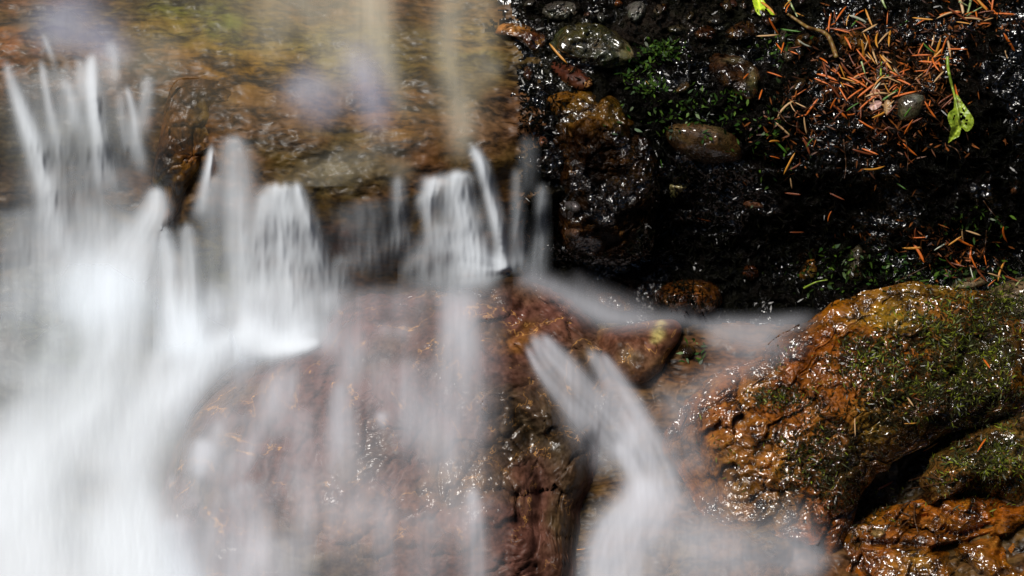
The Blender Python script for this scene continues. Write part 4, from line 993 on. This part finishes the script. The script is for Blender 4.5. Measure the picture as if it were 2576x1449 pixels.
for (cu, cv, su_, sv_, cnt, dr, pal, where) in CL:
    for i in range(max(3, round(cnt * 0.82))):
        for _ in range(9):
            uu_, vv_ = rr.gauss(cu, su_), rr.gauss(cv, sv_)
            if -10 < uu_ < 2590 and -12 < vv_ < 1460: break
        ang = math.radians(rr.uniform(0, 180) if dr is None else rr.gauss(dr, 24))
        c = pick(pal)
        needle(uu_, vv_, ang, rr.uniform(26, 66), c, f'{c} conifer needle {where}', f'{c} needles {where}', lift=rr.uniform(0, .004), tilt=rr.gauss(0, .12))
for (u0, v0, u1, v1, c, lab) in [
    (1370, 120, 1439, 149, 'golden orange', 'long golden needle lying across the flat olive grey stone'), (2470, 893, 2493, 934, 'rust orange', 'single rust needle standing out on the mossy boulder'),
    (2276, 988, 2298, 1024, 'pale tan', 'pale pinkish needle on moss above the dark hollow'), (2350, 1103, 2332, 1145, 'golden orange', 'golden needle leaning in the dark hollow'),
    (2204, 1234, 2250, 1208, 'dark red brown', 'brown needle on the dark moss of the lower hollow'), (1885, 178, 1868, 205, 'rust orange', 'rust needle on the pale edge of the angular stone'), (1930, 178, 1968, 197, 'rust orange', 'rust needle right of the angular stone'),
    (1922, 220, 1905, 255, 'rust orange', 'rust needle pointing down below the angular stone'), (1625, 202, 1632, 214, 'golden orange', 'short golden needle in the green moss above the oval pebble'), (1450, 1384, 1474, 1380, 'golden orange', 'tiny golden needle stuck on the boulder beside the chute'),
    (2385, 618, 2420, 593, 'golden orange', 'bright golden needle on the ledge, lying flat'), (1948, 352, 1983, 388, 'green', 'curved green needle on the black moss'), (2300, 1000, 2320, 1010, 'dark red brown', 'small brown needle beside the pale pinkish one'),
    (1752, 548, 1790, 556, 'rust orange', 'small rust needle on the black face right of the outcrop'), (1660, 400, 1668, 425, 'green', 'green needle below the glints beside the outcrop')]:
    needle((u0 + u1) / 2, (v0 + v1) / 2, math.atan2(v1 - v0, u1 - u0), math.hypot(u1 - u0, v1 - v0), c, lab, None, lift=.002, var=2 if 'curved' in lab else 0)

# uncountable crumbs between the needles
u, v = scatter([(2200, 170, 70, 60, 600), (2330, 160, 50, 40, 300), (2440, 50, 70, 40, 260), (2100, 230, 70, 40, 220), (2280, 260, 60, 40, 320), (2420, 640, 60, 25, 320), (2200, 330, 160, 60, 420), (2300, 590, 80, 20, 130), (1990, 320, 50, 60, 160)])
u, v = keep(u, v, (1850, -30, 2620, 720), AVOID[3:4])
g = rng.uniform(0, 1, (len(u), 1))
tone = np.array([0.03, 0.010, 0.004]) * (1 - g) + np.array([0.24, 0.075, 0.015]) * g ** 1.7
kind(blades('litter', u, v, rng.uniform(.004, .011, len(u)), rng.uniform(.0010, .0022, len(u)), tone, M_moss, up=0.3), 'stuff', 'broken brown needle crumbs in the litter pile')


# ------------------------------------------------------------------ stems, twigs, leaves
def tube(name, pts, r0, r1, mat, parent=None, n=40, sides=7, lift=0.0, sag=0.0, loc=None, seed=0):
    """pts (u, v[, lift]) laid over the relief"""
    a = np.array([(p[0], p[1], p[2] if len(p) > 2 else 0) for p in pts], float)
    c = catmull(a, n)
    h = H(c[:, 0], c[:, 1])
    for _ in range(8): h = np.maximum(h, np.convolve(np.pad(h, 1, mode='edge'), [.25, .5, .25], 'valid'))
    p = P(c[:, 0], c[:, 1], h + lift + c[:, 2])
    tg = np.gradient(p, axis=0); tg /= np.linalg.norm(tg, axis=1)[:, None]
    s1 = np.cross(tg, EN); s1 /= np.linalg.norm(s1, axis=1)[:, None]; s2 = np.cross(s1, tg)
    r = np.linspace(r0, r1, n) * (1 + 0.15 * perlin(np.arange(n) / 3.0, np.zeros(n), seed))
    ang = np.arange(sides) * 2 * np.pi / sides
    V = (p[:, None] + r[:, None, None] * (np.cos(ang)[None, :, None] * s1[:, None] + np.sin(ang)[None, :, None] * s2[:, None])).reshape(-1, 3)
    i, j = np.meshgrid(np.arange(n - 1), np.arange(sides), indexing='ij')
    q = np.stack([i * sides + j, i * sides + (j + 1) % sides, (i + 1) * sides + (j + 1) % sides, (i + 1) * sides + j], -1).reshape(-1, 4)
    V = np.concatenate([V, p[:1], p[-1:]]); jj = np.arange(sides); e = (n - 1) * sides
    f1 = np.stack([np.full(sides, len(V) - 2), (jj + 1) % sides, jj], -1); f2 = np.stack([np.full(sides, len(V) - 1), e + jj, e + (jj + 1) % sides], -1)
    return new_mesh(name, V, [q, f1, f2], mat, parent, loc=p[0] if loc is None else loc)


M_stem = plain('green_stem', (0.14, 0.22, 0.02), (0.26, 0.34, 0.04), 200, .35, bump=.2)
M_twig = plain('twig_bark', (0.12, 0.045, 0.012), (0.20, 0.13, 0.03), 300, .45, bump=.6)
M_root = plain('thin_root', (0.03, 0.014, 0.006), (0.09, 0.04, 0.015), 300, .3, bump=.5)
M_grass = plain('grass_blade', (0.18, 0.26, 0.07), (0.40, 0.46, 0.25), 200, .3, stretch=(1, 1, 1), bump=.1)


def leaf_mat(name, c1, c2, cb):
    m, nt, N, L = nodes(name)
    out = N('ShaderNodeOutputMaterial'); b = N('ShaderNodeBsdfPrincipled'); L(b.outputs[0], out.inputs[0])
    tc = N('ShaderNodeTexCoord')
    n = noise_node(nt, tc.outputs['Object'], 180, 4, 0.6, 0.4); n2 = noise_node(nt, tc.outputs['Object'], 70, 3, 0.5, 0.5)
    c = mix_col(nt, map_range(nt, n, 0.38, 0.62, 0, 1), c1, c2)
    c = mix_col(nt, map_range(nt, n2, 0.56, 0.66, 0, 0.9), c, cb)
    at = N('ShaderNodeAttribute'); at.attribute_name = 'rib'
    c = mix_col(nt, at.outputs['Fac'], c, tuple(min(1, x * 1.6) for x in c2))
    L(c, b.inputs['Base Color']); b.inputs['Roughness'].default_value = 0.38
    b.inputs['Subsurface Weight'].default_value = 0.0
    bp = N('ShaderNodeBump'); bp.inputs['Strength'].default_value = .4; bp.inputs['Distance'].default_value = .001
    L(n, bp.inputs['Height']); L(bp.outputs[0], b.inputs['Normal'])
    return m


def leaf_blade(name, outline, midrib, holes, mat, parent, lift, curl=0.004, step=1.6, loc=None):
    """a leaf blade with eaten holes, cut from a fine grid, with a raised midrib and two faces"""
    o = catmull(outline, 160, True)
    g1 = np.arange(o[:, 0].min() - 2, o[:, 0].max() + 3, step); g2 = np.arange(o[:, 1].min() - 2, o[:, 1].max() + 3, step)
    u, v = np.meshgrid(g1, g2, indexing='ij')
    ins = np.zeros(u.shape, bool); j = len(o) - 1
    for i in range(len(o)):
        c = (o[i, 1] > v) != (o[j, 1] > v)
        x = (o[j, 0] - o[i, 0]) * (v - o[i, 1]) / (o[j, 1] - o[i, 1] + 1e-9) + o[i, 0]
        ins ^= c & (u < x); j = i
    for (a, b, ra, rb, an) in holes:
        t = math.radians(an); x = (u - a) * math.cos(t) + (v - b) * math.sin(t); y = -(u - a) * math.sin(t) + (v - b) * math.cos(t)
        ins &= (x / ra) ** 2 + (y / rb) ** 2 > 1 + .3 * perlin(u / 4, v / 4, 2)
    d = path_dist(u, v, midrib, 60)
    h = H(*[np.array(x) for x in (u, v)]); h = blur(h, 6, 3).max() * 0 + blur(h, 8, 3) + lift + curl * (1 - np.exp(-(d / 14) ** 2)) + 0.0015 * fbm(u / 12, v / 12, 7, 2)
    rib = np.clip(np.exp(-(d / 2.0) ** 2) + .5 * (np.abs(((v + d * .9) % 16) - 8) < 0.9) * (d < 25), 0, 1)
    m = ins[:-1, :-1] & ins[1:, :-1] & ins[1:, 1:] & ins[:-1, 1:]
    F = grid_faces(len(g1), len(g2), m)
    top = P(u, v, h).reshape(-1, 3); V, Fc, rb_ = compact(top, F, rib.ravel())
    n = len(V); V2 = V - EN * 0.0004
    return new_mesh(name, np.concatenate([V, V2]), [Fc, Fc[:, ::-1] + n], mat, parent, attrs={'rib': np.concatenate([rb_, rb_])}, loc=V.mean(0) if loc is None else loc)


M_leaf = leaf_mat('green_leaf', (0.16, 0.24, 0.018), (0.28, 0.36, 0.03), (0.10, 0.055, 0.02))
cu4 = lambda x, y: (1932 + x / 2, y / 2)
lf = leaf_blade('fallen_leaf', [cu4(*p) for p in [(948, 470), (985, 520), (1012, 558), (1034, 592), (1035, 628), (1018, 655), (997, 664), (984, 652), (974, 645), (970, 665), (962, 688), (935, 702), (906, 720), (910, 690), (918, 645), (908, 618), (902, 580), (914, 560), (932, 545), (936, 505)]],
                [cu4(*p) for p in [(940, 480), (955, 560), (962, 620), (945, 670), (912, 714)]],
                [(*cu4(972, 575), 4, 3, 0), (*cu4(985, 592), 5, 3, 60), (*cu4(1000, 605), 2.5, 2, 0), (*cu4(998, 622), 2.5, 2.5, 0), (*cu4(972, 600), 3, 4, 20), (*cu4(984, 556), 6, 1.3, 60), (*cu4(936, 590), 6, 1.2, 110)], M_leaf, None, 0.010)
tag(lf, 'ragged yellow green leaf with eaten holes and a long stalk', 'leaf')
bpy.context.view_layer.update()
st = tube('stalk', [cu4(*p) for p in [(903, 285), (906, 340), (918, 400), (938, 480), (955, 560), (962, 620)]], 0.0016, 0.0009, M_stem, None, lift=.0125)
st.parent = lf; st.matrix_parent_inverse = lf.matrix_world.inverted()
M_lime = leaf_mat('lime_leaf', (0.30, 0.45, 0.02), (0.42, 0.55, 0.03), (0.25, 0.36, 0.02))
tag(leaf_blade('leaf_scrap', [(1893, -8), (1915, -10), (1925, 5), (1945, 30), (1950, 38), (1938, 36), (1926, 22), (1922, 38), (1908, 38), (1897, 20)], [(1905, -8), (1915, 35)], [(1928, 16, 5, 2.5, 60)], M_lime, None, 0.006), 'small torn lime green leaf at the top of the bank', 'leaf')
M_dead = leaf_mat('dead_leaf', (0.28, 0.15, 0.12), (0.42, 0.26, 0.22), (0.18, 0.08, 0.05))
tag(leaf_blade('dead_leaf', [(2186, 270), (2192, 258), (2205, 252), (2217, 255), (2216, 266), (2204, 276), (2193, 278)], [(2187, 272), (2217, 256)], [], M_dead, None, 0.005, .002), 'small oval pinkish dead leaf left of the flat grey stone', 'leaf')
M_dead2 = leaf_mat('brown_leaf', (0.16, 0.09, 0.035), (0.26, 0.16, 0.07), (0.07, 0.03, 0.01))
tag(leaf_blade('dead_leaf', [(2224, 258), (2234, 250), (2243, 262), (2240, 285), (2230, 290), (2223, 278)], [(2230, 252), (2231, 288)], [], M_dead2, None, 0.005, .002), 'small brown dead leaf between pinkish leaf and flat stone', 'leaf')
tag(leaf_blade('dead_leaf', [(2188, 232), (2200, 222), (2214, 228), (2212, 242), (2200, 248), (2190, 244)], [(2190, 244), (2212, 226)], [], leaf_mat('rust_leaf', (0.24, 0.09, 0.04), (0.36, 0.17, 0.09), (0.14, 0.05, 0.02)), None, 0.005, .003), 'crumpled rusty leaf fragment above the pinkish leaf', 'leaf')

tw = tube('twig', [cu4(*p) for p in [(98, 70), (150, 105), (205, 140), (270, 158), (310, 195), (345, 290)]], 0.0013, 0.0024, M_twig, lift=.006)
tag(tw, 'fallen conifer twig sloping over wet stones near the top', 'twig')
for i, (p, r, m, lab) in enumerate([
    ([(100, -8), (125, 40), (148, 84)], .0014, M_grass, 'pale grass blade crossing the end of the twig'), ([(572, -6), (585, 25), (598, 48)], .0014, M_grass, 'pale grass blade at the top, between the needle fans'),
    ([(1022, -5), (1012, 40), (1000, 80)], .0015, M_grass, 'pale grass blade, thickest of those at the top corner'), ([(960, 8), (985, 20), (1005, 30)], .0012, M_grass, 'short flat grass blade beside the thick one'),
    ([(1000, 78), (1040, 55), (1085, 30)], .0011, M_grass, 'long thin tan grass blade crossing the thick one'), ([(568, 380), (568, 345), (572, 310)], .0013, M_stem, 'short upright green blade in the litter pile'),
    ([(470, 310), (482, 350), (498, 400)], .0010, M_grass, 'thin grey green blade left in the litter pile'), ([(180, 1450), (240, 1420), (300, 1408)], .0012, M_stem, 'arched green blade by the yellow spotted amber stone')]):
    tag(tube('grass_blade', [cu4(*q) for q in p], r, r * .35, m, lift=.006, sides=5, n=24), lab, 'grass')
for i, (p, lab) in enumerate([
    ([(660, 470), (740, 420), (830, 455), (900, 500)], 'thin brown root looping over the flat grey stone'), ([(640, 340), (680, 400), (740, 380), (800, 420)], 'thin wiry root behind the flat grey stone'),
    ([(790, 560), (850, 600), (890, 640), (940, 690)], 'dark rootlet running to the green leaf'), ([(905, 730), (950, 755), (970, 800)], 'curved rootlet below the green leaf'),
    ([(50, 560), (100, 620), (160, 640)], 'thin root left on the black moss'), ([(180, 560), (250, 520), (330, 560)], 'fine root under the litter pile edge'), ([(690, 690), (705, 780), (700, 860)], 'hanging rootlet below the flat grey stone'),
    ([(380, 700), (392, 820), (385, 900)], 'long dark root hanging on the black face'), ([(1085, 1010), (1120, 1060), (1170, 1115)], 'fine root on the bank at the far side'), ([(640, 1420), (720, 1380), (800, 1340)], 'orange brown twig bent over the foot of the bank'),
    ([(1140, 1310), (1180, 1360), (1220, 1400)], 'straight rust twig above the pale corner rock'), ([(1100, 1160), (1095, 1220), (1088, 1270)], 'thin upright rust twig at the foot of the bank')]):
    tag(tube('thin_root', [cu4(*q) for q in p], .0006, .0003, M_root, lift=.006, sides=5, n=30, seed=i), lab, 'root')
for i, (p, lab) in enumerate([([(2290, 1262), (2265, 1285), (2290, 1300), (2262, 1330)], 'pale crooked root on the rock shelf, left one'), ([(2302, 1265), (2300, 1300), (2310, 1340)], 'dark root hanging over the rock shelf'),
                              ([(2285, 1210), (2330, 1200), (2375, 1212), (2290, 1230)], 'rust root lying in the dark hollow'), ([(2395, 1112), (2440, 1108), (2460, 1092)], 'smooth pale root at the mouth of the hollow')]):
    tag(tube('thin_root', p, .0009, .0005, M_root, lift=.003, sides=6, n=30, seed=i + 20), lab, 'root')

# ------------------------------------------------------------------ unseen forest added round the stream to shade the banks and darken wet reflections
M_added_bark = plain('conifer_bark', (0.03, 0.02, 0.014), (0.07, 0.05, 0.035), 14, .8, .2, stretch=(1, 1, .2))
M_added_fir = plain('conifer_foliage', (0.010, 0.020, 0.006), (0.03, 0.045, 0.012), 6, .6, .2)


def conifer(height, seed):  # one of the unseen conifers added for shade
    r = np.random.default_rng(seed)
    n = 14; zs = np.linspace(0, height, 9); ang = np.arange(n) * 2 * np.pi / n
    rad = 0.16 * (1 - zs / height * 0.96)
    V = np.stack([rad[:, None] * np.cos(ang), rad[:, None] * np.sin(ang), np.repeat(zs[:, None], n, 1)], -1).reshape(-1, 3)
    i, j = np.meshgrid(np.arange(8), np.arange(n), indexing='ij')
    Q = np.stack([i * n + j, i * n + (j + 1) % n, (i + 1) * n + (j + 1) % n, (i + 1) * n + j], -1).reshape(-1, 4)
    root = bpy.data.objects.new('conifer_tree', None); COL.objects.link(root)
    new_mesh('trunk', V, Q, M_added_bark, root)
    m = 2600                                              # drooping sprays
    z = height * (0.06 + 0.94 * r.uniform(0, 1, m) ** 1.15); reach = (1 - z / height) ** 0.8 * height * 0.20 + 0.12
    a = r.uniform(0, 2 * np.pi, m); rr_ = reach * r.uniform(0.15, 1.0, m)
    c = np.stack([rr_ * np.cos(a), rr_ * np.sin(a), z - 0.25 * rr_], -1)
    o = np.stack([np.cos(a), np.sin(a), -0.4 + 0 * a], -1); t = np.stack([-np.sin(a), np.cos(a), r.uniform(-.5, .5, m)], -1)
    L = r.uniform(.25, .6, m)[:, None]; W = r.uniform(.10, .24, m)[:, None]
    B = np.stack([c - o * L * .4, c - t * W, c + o * L * .6 - np.array([0, 0, .1]), c + t * W], 1).reshape(-1, 3)
    new_mesh('crown', B, np.arange(m * 4).reshape(m, 4), M_added_fir, root, smooth=False)
    return root


fr_ = random.Random(5)
protos = [conifer(8.5, 1), conifer(7.5, 2)]
k = 0
for ring, (dist, num) in enumerate(((6.2, 15), (8.8, 18))):
    for i in range(num):
        a = 2 * math.pi * (i + 0.5 * ring) / num + fr_.uniform(-.08, .08); d_ = dist * fr_.uniform(.94, 1.08)
        x, y = d_ * math.cos(a), d_ * math.sin(a) - 0.8
        z = 0.6 + min(max(y, -8), 8) * (0.55 if y > 0 else 0.25) - 0.9
        p = protos[k % 2]
        if k < 2: t = p
        else:
            t = p.copy(); COL.objects.link(t)
            for ch in p.children:
                c = ch.copy(); COL.objects.link(c); c.parent = t
        t.location = (x, y, z); t.rotation_euler = (0, 0, fr_.uniform(0, 6.28)); sc_ = fr_.uniform(.85, 1.12); t.scale = (sc_, sc_, sc_)
        tag(t, 'tall dark conifer of the forest that closes in the stream', 'tree', 'conifers round the stream')
        k += 1
# unseen forest floor added under the conifers
a_ = np.linspace(0, 2 * np.pi, 73)[:-1]; rads = np.array([0.0, 2.0, 4.0, 7.0, 12.0, 20.0])
X = np.outer(rads, np.cos(a_)); Y = np.outer(rads, np.sin(a_))
Z = 0.6 + np.where(Y > 0, np.clip(Y, 0, 9) * 0.55, np.clip(Y, -9, 0) * 0.25) - 0.95 + 0.12 * fbm(X * 0.7, Y * 0.7, 15, 3)
i, j = np.meshgrid(np.arange(len(rads) - 1), np.arange(72), indexing='ij')
kind(new_mesh('ground', np.stack([X, Y, Z], -1).reshape(-1, 3), np.stack([i * 72 + j, (i + 1) * 72 + j, (i + 1) * 72 + (j + 1) % 72, i * 72 + (j + 1) % 72], -1).reshape(-1, 4),
              plain('forest_floor', (0.02, 0.013, 0.008), (0.05, 0.035, 0.02), 9, .8, .2)), 'structure')
